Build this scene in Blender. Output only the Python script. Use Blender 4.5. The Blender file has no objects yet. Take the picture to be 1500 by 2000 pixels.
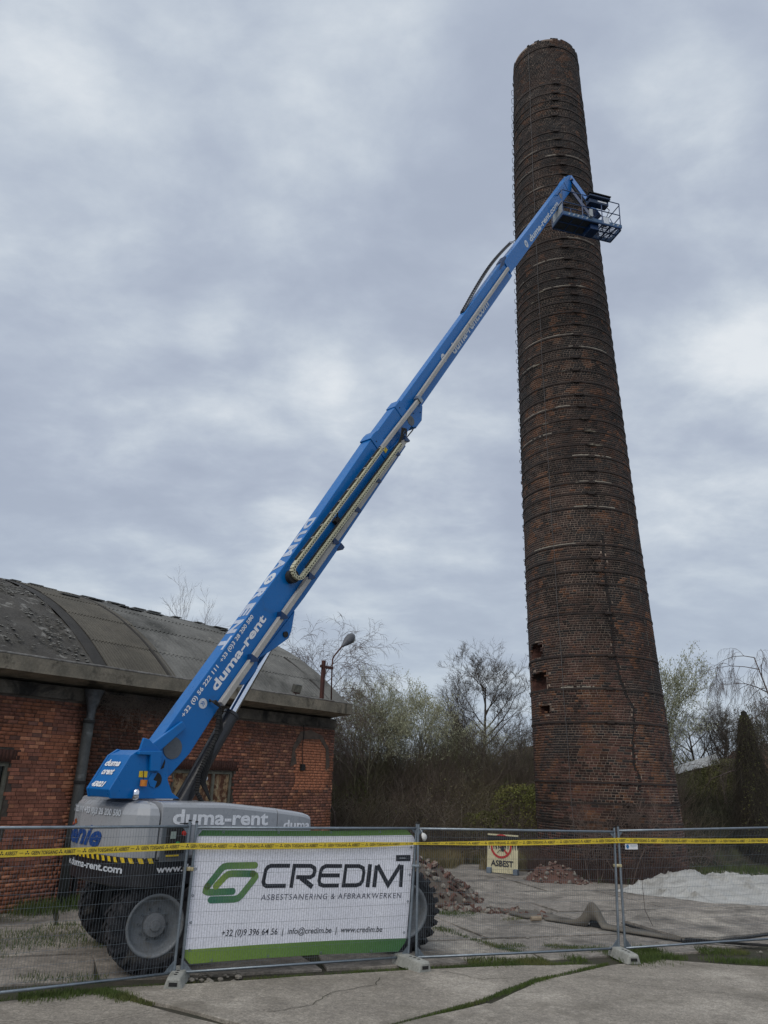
import bpy, math, random
import numpy as np
from mathutils import Matrix, Vector

# ------------------------------------------------------------------ camera, sky, sun, exposure
C = bpy.context.scene
rnd = random.Random(7)
rng = np.random.default_rng(7)
PITCH, ROLL, CAM_H = math.radians(18.9037), math.radians(1.9742), 2.8
cam_data = bpy.data.cameras.new('camera'); cam = bpy.data.objects.new('camera', cam_data)
C.collection.objects.link(cam); C.camera = cam
_cp, _sp, _cr, _sr = math.cos(PITCH), math.sin(PITCH), math.cos(ROLL), math.sin(ROLL)
_f = np.array([0, _cp, _sp]); _u = np.array([0, -_sp, _cp]); _r = np.array([1., 0, 0])
_R = _cr * _r + _sr * _u; _U = -_sr * _r + _cr * _u
cam.matrix_world = Matrix(((_R[0], _U[0], -_f[0], 0), (_R[1], _U[1], -_f[1], 0), (_R[2], _U[2], -_f[2], CAM_H), (0, 0, 0, 1)))
cam_data.sensor_fit = 'HORIZONTAL'; cam_data.sensor_width = 36.0; cam_data.lens = 36.05
cam_data.clip_start = 0.1; cam_data.clip_end = 3000
C.view_settings.view_transform = 'Standard'; C.view_settings.look = 'None'
C.view_settings.exposure = 0.0; C.view_settings.gamma = 1.0
C.render.resolution_x = 768; C.render.resolution_y = 1024
C.cycles.max_bounces = 5; C.cycles.diffuse_bounces = 2; C.cycles.glossy_bounces = 3; C.cycles.transmission_bounces = 2

world = bpy.data.worlds.new('World'); C.world = world; world.use_nodes = True
nt = world.node_tree; nt.nodes.clear()
def WN(t, **k):
    n = nt.nodes.new(t)
    for a, b in k.items(): setattr(n, a, b)
    return n
SUN_EL, SUN_AZ = math.radians(48), math.radians(-150)      # soft sun behind the clouds, from the left behind the camera
out = WN('ShaderNodeOutputWorld'); tc = WN('ShaderNodeTexCoord')
sep = WN('ShaderNodeSeparateXYZ'); nt.links.new(tc.outputs['Generated'], sep.inputs[0])
mz = WN('ShaderNodeMath', operation='MAXIMUM'); nt.links.new(sep.outputs['Z'], mz.inputs[0]); mz.inputs[1].default_value = 0.0
az_ = WN('ShaderNodeMath', operation='ADD'); nt.links.new(mz.outputs[0], az_.inputs[0]); az_.inputs[1].default_value = 0.26
dv = WN('ShaderNodeVectorMath', operation='DIVIDE'); cmb = WN('ShaderNodeCombineXYZ')
for i in range(3): nt.links.new(az_.outputs[0], cmb.inputs[i])
nt.links.new(tc.outputs['Generated'], dv.inputs[0]); nt.links.new(cmb.outputs[0], dv.inputs[1])
def wnoise(scale, detail, rough, dist, off):
    mp = WN('ShaderNodeMapping'); mp.inputs['Location'].default_value = off
    mp.inputs['Scale'].default_value = (scale, scale * 1.25, 0.0); nt.links.new(dv.outputs[0], mp.inputs[0])
    n = WN('ShaderNodeTexNoise'); n.inputs['Scale'].default_value = 1.0; n.inputs['Detail'].default_value = detail
    n.inputs['Roughness'].default_value = rough; n.inputs['Distortion'].default_value = dist
    nt.links.new(mp.outputs[0], n.inputs['Vector']); return n.outputs['Fac']
def wmath(op, a, b, clamp=False):
    m = WN('ShaderNodeMath', operation=op); m.use_clamp = clamp
    for i, v in enumerate((a, b)):
        if isinstance(v, (int, float)): m.inputs[i].default_value = v
        else: nt.links.new(v, m.inputs[i])
    return m.outputs[0]
n1 = wnoise(1.35, 6, 0.52, 0.12, (3.7, 1.1, 0)); n2 = wnoise(3.8, 9, 0.58, 0.15, (0.3, 7.2, 0)); n3 = wnoise(0.55, 2, 0.5, 0.0, (5.5, 2.2, 0))
mixn = wmath('ADD', wmath('MULTIPLY', n1, 0.56), wmath('MULTIPLY', n2, 0.44))
mixn = wmath('ADD', mixn, wmath('MULTIPLY', wmath('SUBTRACT', n3, 0.5), 0.25))

# a few brighter and darker places in the cloud deck
def wblob(d, r, amp):
    vd = WN('ShaderNodeVectorMath', operation='DISTANCE'); nt.links.new(tc.outputs['Generated'], vd.inputs[0]); vd.inputs[1].default_value = d
    m_ = WN('ShaderNodeMapRange'); m_.interpolation_type = 'SMOOTHSTEP'; nt.links.new(vd.outputs['Value'], m_.inputs['Value']); m_.inputs['From Min'].default_value = 0.0; m_.inputs['From Max'].default_value = r
    m_.inputs['To Min'].default_value = amp; m_.inputs['To Max'].default_value = 0.0; return wmath('MULTIPLY', m_.outputs[0], wmath('ADD', n2, 0.5))
mixn = wmath('ADD', mixn, wblob((0.316, 0.673, 0.669), 0.16, 0.130))
mixn = wmath('ADD', mixn, wblob((0.394, 0.785, 0.479), 0.12, 0.110))
mixn = wmath('ADD', mixn, wblob((0.289, 0.748, 0.597), 0.10, -0.030))
mixn = wmath('ADD', mixn, wblob((-0.078, 0.876, 0.477), 0.07, 0.090))
mixn = wmath('ADD', mixn, wblob((-0.211, 0.829, 0.518), 0.07, 0.080))
mixn = wmath('ADD', mixn, wblob((-0.125, 0.940, 0.317), 0.08, 0.080))
mixn = wmath('ADD', mixn, wblob((-0.352, 0.622, 0.699), 0.09, 0.090))
mixn = wmath('ADD', mixn, wblob((0.125, 0.935, 0.332), 0.07, 0.060))
mixn = wmath('ADD', mixn, wblob((-0.033, 0.721, 0.692), 0.20, 0.050))
mixn = wmath('ADD', mixn, wblob((0.127, 0.835, 0.535), 0.10, -0.050))
mixn = wmath('ADD', mixn, wblob((0.122, 0.622, 0.773), 0.12, -0.050))
mixn = wmath('ADD', mixn, wblob((-0.417, 0.798, 0.435), 0.14, -0.040))
mixn = wmath('ADD', mixn, wblob((0.345, 0.894, 0.286), 0.12, -0.020))
ramp = WN('ShaderNodeValToRGB'); nt.links.new(mixn, ramp.inputs[0])
cr = ramp.color_ramp; cr.interpolation = 'B_SPLINE'
cr.elements[0].position = 0.37; cr.elements[0].color = (0.40, 0.455, 0.565, 1)
cr.elements[1].position = 0.665; cr.elements[1].color = (0.82, 0.86, 0.90, 1)
e = cr.elements.new(0.455); e.color = (0.46, 0.52, 0.63, 1)
e = cr.elements.new(0.52); e.color = (0.545, 0.61, 0.70, 1)
e = cr.elements.new(0.583); e.color = (0.66, 0.72, 0.79, 1)
hm = WN('ShaderNodeMapRange'); nt.links.new(sep.outputs['Z'], hm.inputs['Value'])
hm.inputs['From Min'].default_value = 0.04; hm.inputs['From Max'].default_value = 0.34
hm.inputs['To Min'].default_value = 0.55; hm.inputs['To Max'].default_value = 0.0
hz = WN('ShaderNodeMixRGB'); nt.links.new(hm.outputs[0], hz.inputs[0]); nt.links.new(ramp.outputs[0], hz.inputs[1]); hz.inputs[2].default_value = (0.49, 0.575, 0.665, 1)
sky = WN('ShaderNodeTexSky'); sky.sky_type = 'NISHITA'; sky.sun_disc = False; sky.sun_elevation = SUN_EL; sky.sun_rotation = SUN_AZ
bg1 = WN('ShaderNodeBackground'); nt.links.new(sky.outputs[0], bg1.inputs[0]); bg1.inputs[1].default_value = 0.05
bg2 = WN('ShaderNodeBackground'); nt.links.new(hz.outputs[0], bg2.inputs[0]); bg2.inputs[1].default_value = 1.0
ms = WN('ShaderNodeMixShader'); ms.inputs[0].default_value = 0.94
nt.links.new(bg1.outputs[0], ms.inputs[1]); nt.links.new(bg2.outputs[0], ms.inputs[2]); nt.links.new(ms.outputs[0], out.inputs[0])

sun_d = bpy.data.lights.new('sun', 'SUN'); sun_d.energy = 1.5; sun_d.angle = math.radians(50); sun_d.color = (1.0, 0.93, 0.84)
sun = bpy.data.objects.new('sun', sun_d); C.collection.objects.link(sun)
_sd = Vector((math.sin(SUN_AZ) * math.cos(SUN_EL), math.cos(SUN_AZ) * math.cos(SUN_EL), math.sin(SUN_EL)))
sun.rotation_euler = _sd.to_track_quat('Z', 'Y').to_euler()

# ------------------------------------------------------------------ helpers
ORG = {}
def A(*v): return np.array(v, float)
def tag(o, label=None, cat=None, group=None, kind=None):
    if label: o['label'] = label
    if cat: o['category'] = cat
    if group: o['group'] = group
    if kind: o['kind'] = kind
    return o
def thing(name, loc, label, cat, group=None, kind=None):
    o = bpy.data.objects.new(name, None); C.collection.objects.link(o); o.location = tuple(loc); o.empty_display_size = 0.2
    ORG[o.name] = A(*loc); return tag(o, label, cat, group, kind)
def link(name, me, parent=None, org=None):
    o = bpy.data.objects.new(name, me); C.collection.objects.link(o)
    if parent is not None: o.parent = parent
    ORG[o.name] = org if org is not None else A(0, 0, 0)
    return o
class MB:
    def __init__(s): s.v = []; s.f = []; s.c = []; s.n = 0
    def add(s, v, f, col=None):
        v = np.asarray(v, float).reshape(-1, 3); s.v.append(v)
        for q in f: s.f.append(tuple(int(i) + s.n for i in q)); s.c.append(col)
        s.n += len(v); return s
    def box(s, c, size, ax=None, col=None):
        c = np.asarray(c, float); h = np.asarray(size, float) / 2
        ax = np.eye(3) if ax is None else np.asarray(ax, float)
        sg = A(*[(i, j, k) for i in (-1, 1) for j in (-1, 1) for k in (-1, 1)])
        return s.add(c + (sg * h) @ ax, [(0, 1, 3, 2), (4, 6, 7, 5), (0, 4, 5, 1), (2, 3, 7, 6), (0, 2, 6, 4), (1, 5, 7, 3)], col)
    def prism(s, poly, w0, w1, fn, col=None):
        n = len(poly); v = [fn(a, b, w0) for a, b in poly] + [fn(a, b, w1) for a, b in poly]
        f = [tuple(range(n))[::-1], tuple(range(n, 2 * n))] + [(i, (i + 1) % n, n + (i + 1) % n, n + i) for i in range(n)]
        return s.add(v, f, col)
    def tube(s, pts, r, n=8, cap=True, col=None):
        pts = [np.asarray(p, float) for p in pts]; m = len(pts); rr = r if hasattr(r, '__len__') else [r] * m
        vs = []; prev = None
        for i in range(m):
            t = pts[min(i + 1, m - 1)] - pts[max(i - 1, 0)]; t = t / (np.linalg.norm(t) + 1e-9)
            if prev is None:
                a = A(0, 0, 1) if abs(t[2]) < .9 else A(1, 0, 0); x = np.cross(a, t)
            else: x = prev - t * (prev @ t)
            x /= np.linalg.norm(x) + 1e-9; prev = x; y = np.cross(t, x)
            for k in range(n):
                th = 2 * math.pi * k / n; vs.append(pts[i] + rr[i] * (math.cos(th) * x + math.sin(th) * y))
        f = [(i * n + k, i * n + (k + 1) % n, (i + 1) * n + (k + 1) % n, (i + 1) * n + k) for i in range(m - 1) for k in range(n)]
        if cap: f += [tuple(range(n))[::-1], tuple(range((m - 1) * n, m * n))]
        return s.add(vs, f, col)
    def lathe(s, prof, o, axis, n=24, closed=False, col=None):
        o = np.asarray(o, float); axis = np.asarray(axis, float) / np.linalg.norm(axis)
        a = A(0, 0, 1) if abs(axis[2]) < .9 else A(1, 0, 0); x = np.cross(a, axis); x /= np.linalg.norm(x); y = np.cross(axis, x)
        vs = [o + axis * h + r * (math.cos(2 * math.pi * k / n) * x + math.sin(2 * math.pi * k / n) * y) for r, h in prof for k in range(n)]
        m = len(prof); f = [(i * n + k, i * n + (k + 1) % n, (i + 1) * n + (k + 1) % n, (i + 1) * n + k) for i in range(m - 1) for k in range(n)]
        if closed: f += [((m - 1) * n + k, (m - 1) * n + (k + 1) % n, (k + 1) % n, k) for k in range(n)]
        return s.add(vs, f, col)
    def loft(s, rings, cap=True, close=True, col=None):
        n = len(rings[0]); v = [p for r in rings for p in r]; m = len(rings)
        kk = range(n) if close else range(n - 1)
        f = [(i * n + k, i * n + (k + 1) % n, (i + 1) * n + (k + 1) % n, (i + 1) * n + k) for i in range(m - 1) for k in kk]
        if cap: f += [tuple(range(n))[::-1], tuple(range((m - 1) * n, m * n))]
        return s.add(v, f, col)
    def mesh(s, name, mat, org=A(0, 0, 0), smooth=False):
        me = bpy.data.meshes.new(name); V = np.concatenate(s.v) - org
        me.from_pydata(V.tolist(), [], s.f); me.materials.append(mat)
        if any(c is not None for c in s.c):
            at = me.attributes.new('Col', 'FLOAT_COLOR', 'FACE')
            at.data.foreach_set('color', np.array([(*(c if c is not None else (1, 1, 1)), 1.0) for c in s.c], np.float32).ravel())
        if smooth: me.polygons.foreach_set('use_smooth', np.ones(len(me.polygons), bool))
        me.update(); return me
    def build(s, name, mat, parent=None, smooth=False, bevel=0, label=None, cat=None, group=None, kind=None, fix=True):
        org = ORG[parent.name] if parent is not None else A(0, 0, 0)
        me = s.mesh(name, mat, org, smooth)
        if fix:
            import bmesh
            bm = bmesh.new(); bm.from_mesh(me); bmesh.ops.recalc_face_normals(bm, faces=bm.faces); bm.to_mesh(me); bm.free()
        o = link(name, me, parent, org)
        if bevel:
            b = o.modifiers.new('bevel', 'BEVEL'); b.width = bevel; b.segments = 2; b.limit_method = 'ANGLE'; b.angle_limit = math.radians(40)
        return tag(o, label, cat, group, kind)
def quads_mesh(name, V, Q, mat, cols=None, parent=None, kind=None, org=None, **kw):
    """fast mesh from numpy arrays: V (n,3), Q (m,k)"""
    o_ = org if org is not None else (ORG[parent.name] if parent is not None else A(0, 0, 0))
    V = np.asarray(V, float) - o_; Q = np.asarray(Q, np.int32); k = Q.shape[1]
    me = bpy.data.meshes.new(name); me.vertices.add(len(V)); me.vertices.foreach_set('co', V.astype(np.float32).ravel())
    me.loops.add(Q.size); me.loops.foreach_set('vertex_index', Q.ravel()); me.polygons.add(len(Q))
    me.polygons.foreach_set('loop_start', np.arange(0, Q.size, k, dtype=np.int32))
    if cols is not None:
        at = me.attributes.new('Col', 'FLOAT_COLOR', 'FACE'); cc = np.ones((len(Q), 4), np.float32); cc[:, :3] = cols
        at.data.foreach_set('color', cc.ravel())
    me.materials.append(mat); me.update(calc_edges=True); me.validate()
    return tag(link(name, me, parent, o_), kind=kind, **kw)

def lin(r, g, b):
    return tuple(((c / 255) / 12.92 if c / 255 < .04045 else ((c / 255 + .055) / 1.055) ** 2.4) for c in (r, g, b))
MATS = {}
def M(name, c1, c2=None, scale=3.0, rough=0.6, metal=0.0, bump=0.0, bscale=60.0, src=None, stain=None, detail=6, coat=0.0, c3=None, fac=1.0, mott=None, grain=1.0):
    """procedural material: noise-mixed colours, fine grain, optional stains, optional per-face ('Col') or per-object tint"""
    if name in MATS: return MATS[name]
    m = bpy.data.materials.new(name); m.use_nodes = True; t = m.node_tree; N = t.nodes; L = t.links
    b = N['Principled BSDF']; b.inputs['Roughness'].default_value = rough; b.inputs['Metallic'].default_value = metal
    if coat: b.inputs['Coat Weight'].default_value = coat; b.inputs['Coat Roughness'].default_value = 0.12
    g = N.new('ShaderNodeNewGeometry')
    def noise(sc, dt=detail, ro=.6, dist=0.0):
        n = N.new('ShaderNodeTexNoise'); n.inputs['Scale'].default_value = sc; n.inputs['Detail'].default_value = dt
        n.inputs['Roughness'].default_value = ro; n.inputs['Distortion'].default_value = dist
        L.new(g.outputs['Position'], n.inputs['Vector']); return n.outputs['Fac']
    def mr(x, a, b_, c=0., d=1.):
        n = N.new('ShaderNodeMapRange'); L.new(x, n.inputs[0]); n.inputs[1].default_value = a; n.inputs[2].default_value = b_
        n.inputs[3].default_value = c; n.inputs[4].default_value = d; return n.outputs[0]
    def mix(f, a, b_, mode='MIX'):
        n = N.new('ShaderNodeMixRGB'); n.blend_type = mode
        if isinstance(f, (int, float)): n.inputs[0].default_value = f
        else: L.new(f, n.inputs[0])
        for i, x in ((1, a), (2, b_)):
            if isinstance(x, tuple): n.inputs[i].default_value = (*x, 1)
            else: L.new(x, n.inputs[i])
        return n.outputs[0]
    c2 = c2 or tuple(x * .8 for x in c1)
    col = mix(mr(noise(scale), .35, .65), c1, c2)
    if c3: col = mix(mr(noise(scale * .37 + .05, 4), .5, .68), col, c3)
    if src == 'face':
        at = N.new('ShaderNodeAttribute'); at.attribute_name = 'Col'; col = mix(fac, col, at.outputs['Color'], 'MULTIPLY')
    elif src == 'object':
        oi = N.new('ShaderNodeObjectInfo'); col = mix(fac, col, oi.outputs['Color'], 'MULTIPLY')
    col = mix(1.0, col, mix(mr(noise(bscale * .7, 3), .3, .7), (1 - .16 * grain,) * 3, (1 + .14 * grain,) * 3), 'MULTIPLY')
    if mott:
        for ms_, ma in mott: col = mix(1.0, col, mix(mr(noise(ms_, 4, .7), .32, .68), (1 - ma,) * 3, (1 + ma * .9,) * 3), 'MULTIPLY')
    if stain:
        sc_, ss, lo, hi = stain
        col = mix(mr(noise(ss, 5, .65, .4), lo, hi), col, sc_)
    L.new(col, b.inputs['Base Color'])
    L.new(mr(noise(bscale * .2, 3), .3, .7, max(rough - .1, .02), min(rough + .12, 1)), b.inputs['Roughness'])
    if bump:
        bn = N.new('ShaderNodeBump'); bn.inputs['Strength'].default_value = bump; bn.inputs['Distance'].default_value = .02
        L.new(noise(bscale, 5, .65), bn.inputs['Height']); L.new(bn.outputs[0], b.inputs['Normal'])
    MATS[name] = m; return m

mBrickW = M('wall_brick', (1, 1, 1), (.72, .70, .70), 14, .9, bump=.5, bscale=90, src='face', stain=((.035, .03, .028), .9, .60, .80))
mBrickWo = M('wall_brick_single', (1, 1, 1), (.72, .70, .70), 14, .9, bump=.5, bscale=90, src='object', stain=((.035, .03, .028), .9, .60, .80))
mBrickC = M('chimney_brick', (1, 1, 1), (.62, .6, .6), 10, .92, bump=.5, bscale=70, src='face', stain=((.022, .019, .019), .75, .50, .66))
mBrickCo = M('chimney_brick_single', (1, 1, 1), (.62, .6, .6), 10, .92, bump=.5, bscale=70, src='object', stain=((.022, .019, .019), .75, .50, .66))
mMortarW = M('dark_mortar', (.045, .035, .03), (.09, .075, .06), 6, .95, bump=.4, bscale=120)
mMortarC = M('pale_mortar', (.34, .265, .21), (.16, .12, .095), 2.2, .95, bump=.4, bscale=120, stain=((.035, .028, .024), .32, .50, .68))
mConc = M('concrete', (.29, .262, .222), (.235, .212, .18), 1.1, .9, bump=.8, bscale=34, c3=(.40, .365, .315), stain=((.135, .12, .095), .75, .52, .74), mott=((3.2, .12), (11, .22), (42, .36), (120, .2)))
mConcB = M('worn_concrete', (.29, .262, .228), (.20, .18, .157), .9, .85, bump=.8, bscale=22, c3=(.38, .345, .295), stain=((.09, .08, .066), .8, .52, .70), mott=((5, .3), (21, .3), (2.0, .2)))
mSoil = M('soil', (.05, .042, .03), (.028, .03, .016), 3, 1, bump=.9, bscale=40, c3=(.06, .065, .03))
mSlabRoof = M('eaves_concrete', (.27, .235, .18), (.15, .135, .105), 2.2, .95, bump=.6, bscale=30, stain=((.03, .028, .022), 1.6, .55, .70))
mSoot = M('sooty_concrete', (.045, .04, .035), (.12, .105, .085), 1.8, .95, bump=.5, bscale=40, stain=((.012, .011, .010), 1.1, .48, .62))
mBlue = M('machine_blue', (.0, .135, .43), (.0, .12, .39), .8, .36, coat=.10, grain=.12, stain=((.02, .09, .22), 2.4, .58, .82))
mBlue.node_tree.nodes['Principled BSDF'].inputs['Specular IOR Level'].default_value = .35
mBlueD = M('machine_blue_dark', (.003, .035, .12), (.002, .025, .09), 2, .45, grain=.2)
mGrey = M('machine_grey', (.33, .345, .37), (.31, .325, .35), 1.2, .3, coat=.35, grain=.12)
mGreyD = M('machine_grey_dark', (.10, .115, .13), (.075, .085, .10), 2, .5, stain=((.14, .125, .10), 3, .55, .75))
mBlack = M('black_paint', (.010, .011, .016), (.018, .018, .022), 2, .42, coat=.2)
mBlackM = M('matt_black', (.012, .012, .013), (.02, .02, .02), 4, .85)
mTyre = M('tyre_rubber', (.010, .011, .015), (.018, .018, .022), 5, .8, bump=.4, bscale=30, stain=((.07, .062, .05), 1.6, .56, .72))
mWhiteP = M('white_print', (.78, .79, .82), (.74, .75, .78), 5, .5)
mGreyPr = M('pale_grey_print', (.58, .62, .68), (.54, .58, .63), 5, .5)
mBlackPr = M('black_print', (.012, .013, .022), (.016, .017, .026), 5, .5)
mYellow = M('yellow_paint', (.72, .52, .02), (.66, .47, .02), 4, .5)
mRail = M('hose_tube_grey', (.40, .385, .36), (.34, .325, .305), 3, .5, stain=((.2, .2, .19), 6, .66, .8))
mChrome = M('chrome', (.75, .78, .85), (.7, .73, .8), 4, .08, metal=1.0)
mGalv = M('galvanised_steel', (.27, .31, .35), (.20, .235, .27), 6, .42, metal=.75, bump=.1, bscale=90)
mWire = M('fence_wire', (.20, .235, .27), (.15, .18, .21), 8, .5, metal=.5)
mIron = M('rusty_iron', (.022, .017, .016), (.04, .027, .022), 3, .9, bump=.5, bscale=60, stain=((.17, .15, .115), .7, .62, .68))
mRust = M('red_rust_paint', (.075, .022, .016), (.05, .02, .016), 6, .75, bump=.3)
mBark = M('bark', (.11, .092, .078), (.07, .06, .05), 5, .95)
mBarkP = M('pale_twig', (.26, .245, .165), (.18, .17, .11), 3, .95)
mBirch = M('birch_bark', (.16, .125, .11), (.10, .075, .07), 3, .9)
mScrub = M('scrub_twig', (.20, .155, .125), (.10, .08, .068), .8, 1, c3=(.15, .13, .08))
mGrass = M('grass_green', (.075, .11, .022), (.045, .075, .016), 2.0, .9, c3=(.12, .12, .04))
mDry = M('dry_grass', (.24, .19, .10), (.14, .12, .06), 2.0, .95, c3=(.09, .10, .035))
mIvy = M('ivy_leaf', (.16, .165, .06), (.09, .10, .035), 2.2, .8, c3=(.20, .19, .075))
mBud = M('pale_bud', (.42, .43, .30), (.30, .32, .2), 3, .9)
mWood = M('bare_timber', (.34, .27, .19), (.22, .17, .12), 5, .85, bump=.4)
mCream = M('cream_plastic', (.58, .56, .40), (.50, .48, .34), 6, .55, stain=((.35, .36, .2), 5, .6, .75))

# ---------------- text
_TC = {}
def text_mesh(s, bold=0.0, shear=0.0, space=1.0, res=3):
    k = (s, bold, shear, space)
    if k in _TC: return _TC[k]
    cu = bpy.data.curves.new('t', 'FONT'); cu.body = s; cu.size = 1.0; cu.offset = bold; cu.shear = shear; cu.space_character = space; cu.resolution_u = res
    o = bpy.data.objects.new('t', cu); C.collection.objects.link(o)
    dg = bpy.context.evaluated_depsgraph_get(); me = o.evaluated_get(dg).to_mesh()
    V = np.zeros(len(me.vertices) * 3); me.vertices.foreach_get('co', V); V = V.reshape(-1, 3)[:, :2].copy()
    F = [tuple(p.vertices) for p in me.polygons]
    o.evaluated_get(dg).to_mesh_clear(); bpy.data.objects.remove(o); bpy.data.curves.remove(cu)
    _TC[k] = (V, F); return _TC[k]
def text(name, s, x0, x1, y0, y1, fn, mat, parent, bold=0.02, shear=0.0, space=1.0, skew=0.0, mb=None):
    """lettering whose bounding box fills x0..x1, y0..y1 of the 2D space that fn(x, y) maps onto a surface"""
    V, F = text_mesh(s, bold, shear, space); lo = V.min(0); hi = V.max(0)
    U = (V - lo) / (hi - lo); X = x0 + U[:, 0] * (x1 - x0); Y = y0 + U[:, 1] * (y1 - y0) + skew * (X - x0)
    own = mb is None; mb = mb or MB(); mb.add([fn(a, b) for a, b in zip(X, Y)], F)
    return mb.build(name, mat, parent, fix=False) if own else mb
def disc(cx, cy, rx, ry, fn, n=28):
    return [fn(cx + rx * math.cos(2 * math.pi * k / n), cy + ry * math.sin(2 * math.pi * k / n)) for k in range(n)]
def stroke(pts, w, closed=False):
    """2D polyline with width -> list of quads (mitred)"""
    P = [A(*p) for p in pts]; n = len(P); out_ = []
    nrm = []
    for i in range(n):
        if closed: a, b = P[i - 1], P[(i + 1) % n]
        else: a, b = P[max(i - 1, 0)], P[min(i + 1, n - 1)]
        d1 = P[i] - a; d2 = b - P[i]
        if np.linalg.norm(d1) < 1e-9: d1 = d2
        if np.linalg.norm(d2) < 1e-9: d2 = d1
        d1 = d1 / np.linalg.norm(d1); d2 = d2 / np.linalg.norm(d2)
        n1_ = A(-d1[1], d1[0]); n2_ = A(-d2[1], d2[0]); m_ = n1_ + n2_; m_ /= np.linalg.norm(m_) + 1e-9
        nrm.append(m_ / max(m_ @ n1_, .45))
    for i in range(n if closed else n - 1):
        j = (i + 1) % n
        out_.append((P[i] + nrm[i] * w / 2, P[i] - nrm[i] * w / 2, P[j] - nrm[j] * w / 2, P[j] + nrm[j] * w / 2))
    return out_
def add_stroke(mb, pts, w, fn, closed=False):
    for q in stroke(pts, w, closed): mb.add([fn(*p) for p in q], [(0, 1, 2, 3)])
    return mb

def vnoise(x, y, seed=0):
    """smooth value noise (numpy)"""
    x = np.asarray(x, float); y = np.asarray(y, float)
    xi = np.floor(x).astype(int); yi = np.floor(y).astype(int); fx = x - xi; fy = y - yi
    fx = fx * fx * (3 - 2 * fx); fy = fy * fy * (3 - 2 * fy)
    def h(a, b):
        n = (a * 374761393 + b * 668265263 + seed * 1442695041) & 0xffffffff
        n = ((n ^ (n >> 13)) * 1274126177) & 0xffffffff
        return ((n ^ (n >> 16)) & 0xffff) / 65535.0
    return (h(xi, yi) * (1 - fx) + h(xi + 1, yi) * fx) * (1 - fy) + (h(xi, yi + 1) * (1 - fx) + h(xi + 1, yi + 1) * fx) * fy
def fbm(x, y, seed=0, o=3):
    return sum(vnoise(x * 2 ** k, y * 2 ** k, seed + k) * .5 ** k for k in range(o)) / sum(.5 ** k for k in range(o))

# ------------------------------------------------------------------ ground
g = MB(); S_ = 900
g.add([(-S_, -60, -.16), (S_, -60, -.16), (S_, S_, -.16), (-S_, S_, -.16)], [(0, 1, 2, 3)])
g.build('ground', mSoil, kind='structure')
# soil and moss base right under the slabs, gently uneven
xs = np.linspace(-16, 24, 90); ys = np.linspace(2, 34, 80); XX, YY = np.meshgrid(xs, ys)
ZZ = -.045 + .03 * fbm(XX * 1.3, YY * 1.3, 3)
idx = np.arange(XX.size).reshape(XX.shape)
Q = np.stack([idx[:-1, :-1], idx[:-1, 1:], idx[1:, 1:], idx[1:, :-1]], -1).reshape(-1, 4)
quads_mesh('soil_bed', np.stack([XX, YY, ZZ], -1).reshape(-1, 3), Q, mSoil, kind='structure')
yard = thing('concrete_yard', (0, 12, 0), None, None, kind='structure')
def slab(poly, mat, top=0.0, jit=.025, seg=.35, tilt=.006):
    pts = []
    n = len(poly)
    for i in range(n):
        a = A(*poly[i]); b = A(*poly[(i + 1) % n]); L = np.linalg.norm(b - a); k = max(1, int(L / seg)); nn_ = A(-(b - a)[1], (b - a)[0]) / (L + 1e-9)
        for j in range(k):
            p = a + (b - a) * j / k
            if j: p = p + nn_ * rnd.uniform(-jit, jit)
            pts.append(p)
    c = sum(pts) / len(pts); tx, ty = rnd.uniform(-tilt, tilt), rnd.uniform(-tilt, tilt)
    tx, ty = tx / 2, ty / 2
    def z(p): return top + (p - c)[0] * tx + (p - c)[1] * ty
    up = [A(*p, z(p)) for p in pts]; inn = [A(*(p + (c - p) / np.linalg.norm(c - p) * .02), z(p) + .006) for p in pts]; lo = [A(*p, -.15) for p in pts]
    m = len(pts); mb = MB()
    mb.add(lo + up + inn, [(i, (i + 1) % m, m + (i + 1) % m, m + i) for i in range(m)] + [(m + i, m + (i + 1) % m, 2 * m + (i + 1) % m, 2 * m + i) for i in range(m)] + [tuple(range(2 * m, 3 * m))])
    return mb.build('concrete_slab', mat, yard)
slab([(-14, 4.5), (-4.6, 11.02), (-3.5, 11.68), (-2.75, 11.13), (-1.71, 10.48), (-.58, 9.78), (-.9, 2), (-14, 2)], mConc, 0)
slab([(-3.42, 11.74), (-2.5, 12.06), (-1.1, 12.68), (.27, 13.22), (2.15, 13.86), (3.75, 14.2), (2.42, 13.05), (1.44, 11.78), (.43, 10.79), (-.52, 9.84), (-1.66, 10.56), (-2.7, 11.2)], mConc, .004)
slab([(3.96, 14.26), (5.0, 14.80), (6.2, 14.55), (7.5, 14.45), (18, 14.9), (18, 6), (4.4, 9.95), (2.44, 11.22), (1.60, 11.70), (2.50, 13.01)], mConc, .006)
slab([(1.56, 11.62), (2.42, 11.185), (4.37, 9.91), (18, 5.9), (18, 2), (-.8, 2), (-.48, 9.77), (.50, 10.73)], mConc, 0)
for pts in ([(-1.2, 10.9), (-.7, 11.3), (-.5, 11.9), (.1, 12.4), (.2, 12.9)], [(3.2, 13.6), (3.9, 12.9), (4.8, 12.7), (6.5, 11.9), (8, 11.8)], [(-4.8, 9.8), (-3.9, 10.3), (-3.2, 10.2), (-2.5, 10.9)], [(1.2, 13.3), (1.7, 12.9), (2.2, 13.1)]):
    fine = []
    for i in range(len(pts) - 1):
        for j in range(6): q = A(*pts[i]) + (A(*pts[i + 1]) - A(*pts[i])) * j / 6; fine.append((q[0] + rnd.uniform(-.03, .03), q[1] + rnd.uniform(-.03, .03)))
    m = MB()
    add_stroke(m, fine, .009, lambda a, b: A(a, b, .017)); m.build('hairline_crack', mSoil, yard, fix=False)
ee = A(.945, .327); gg = A(-.327, .945); O5 = A(2.18, 14.1)
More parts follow.
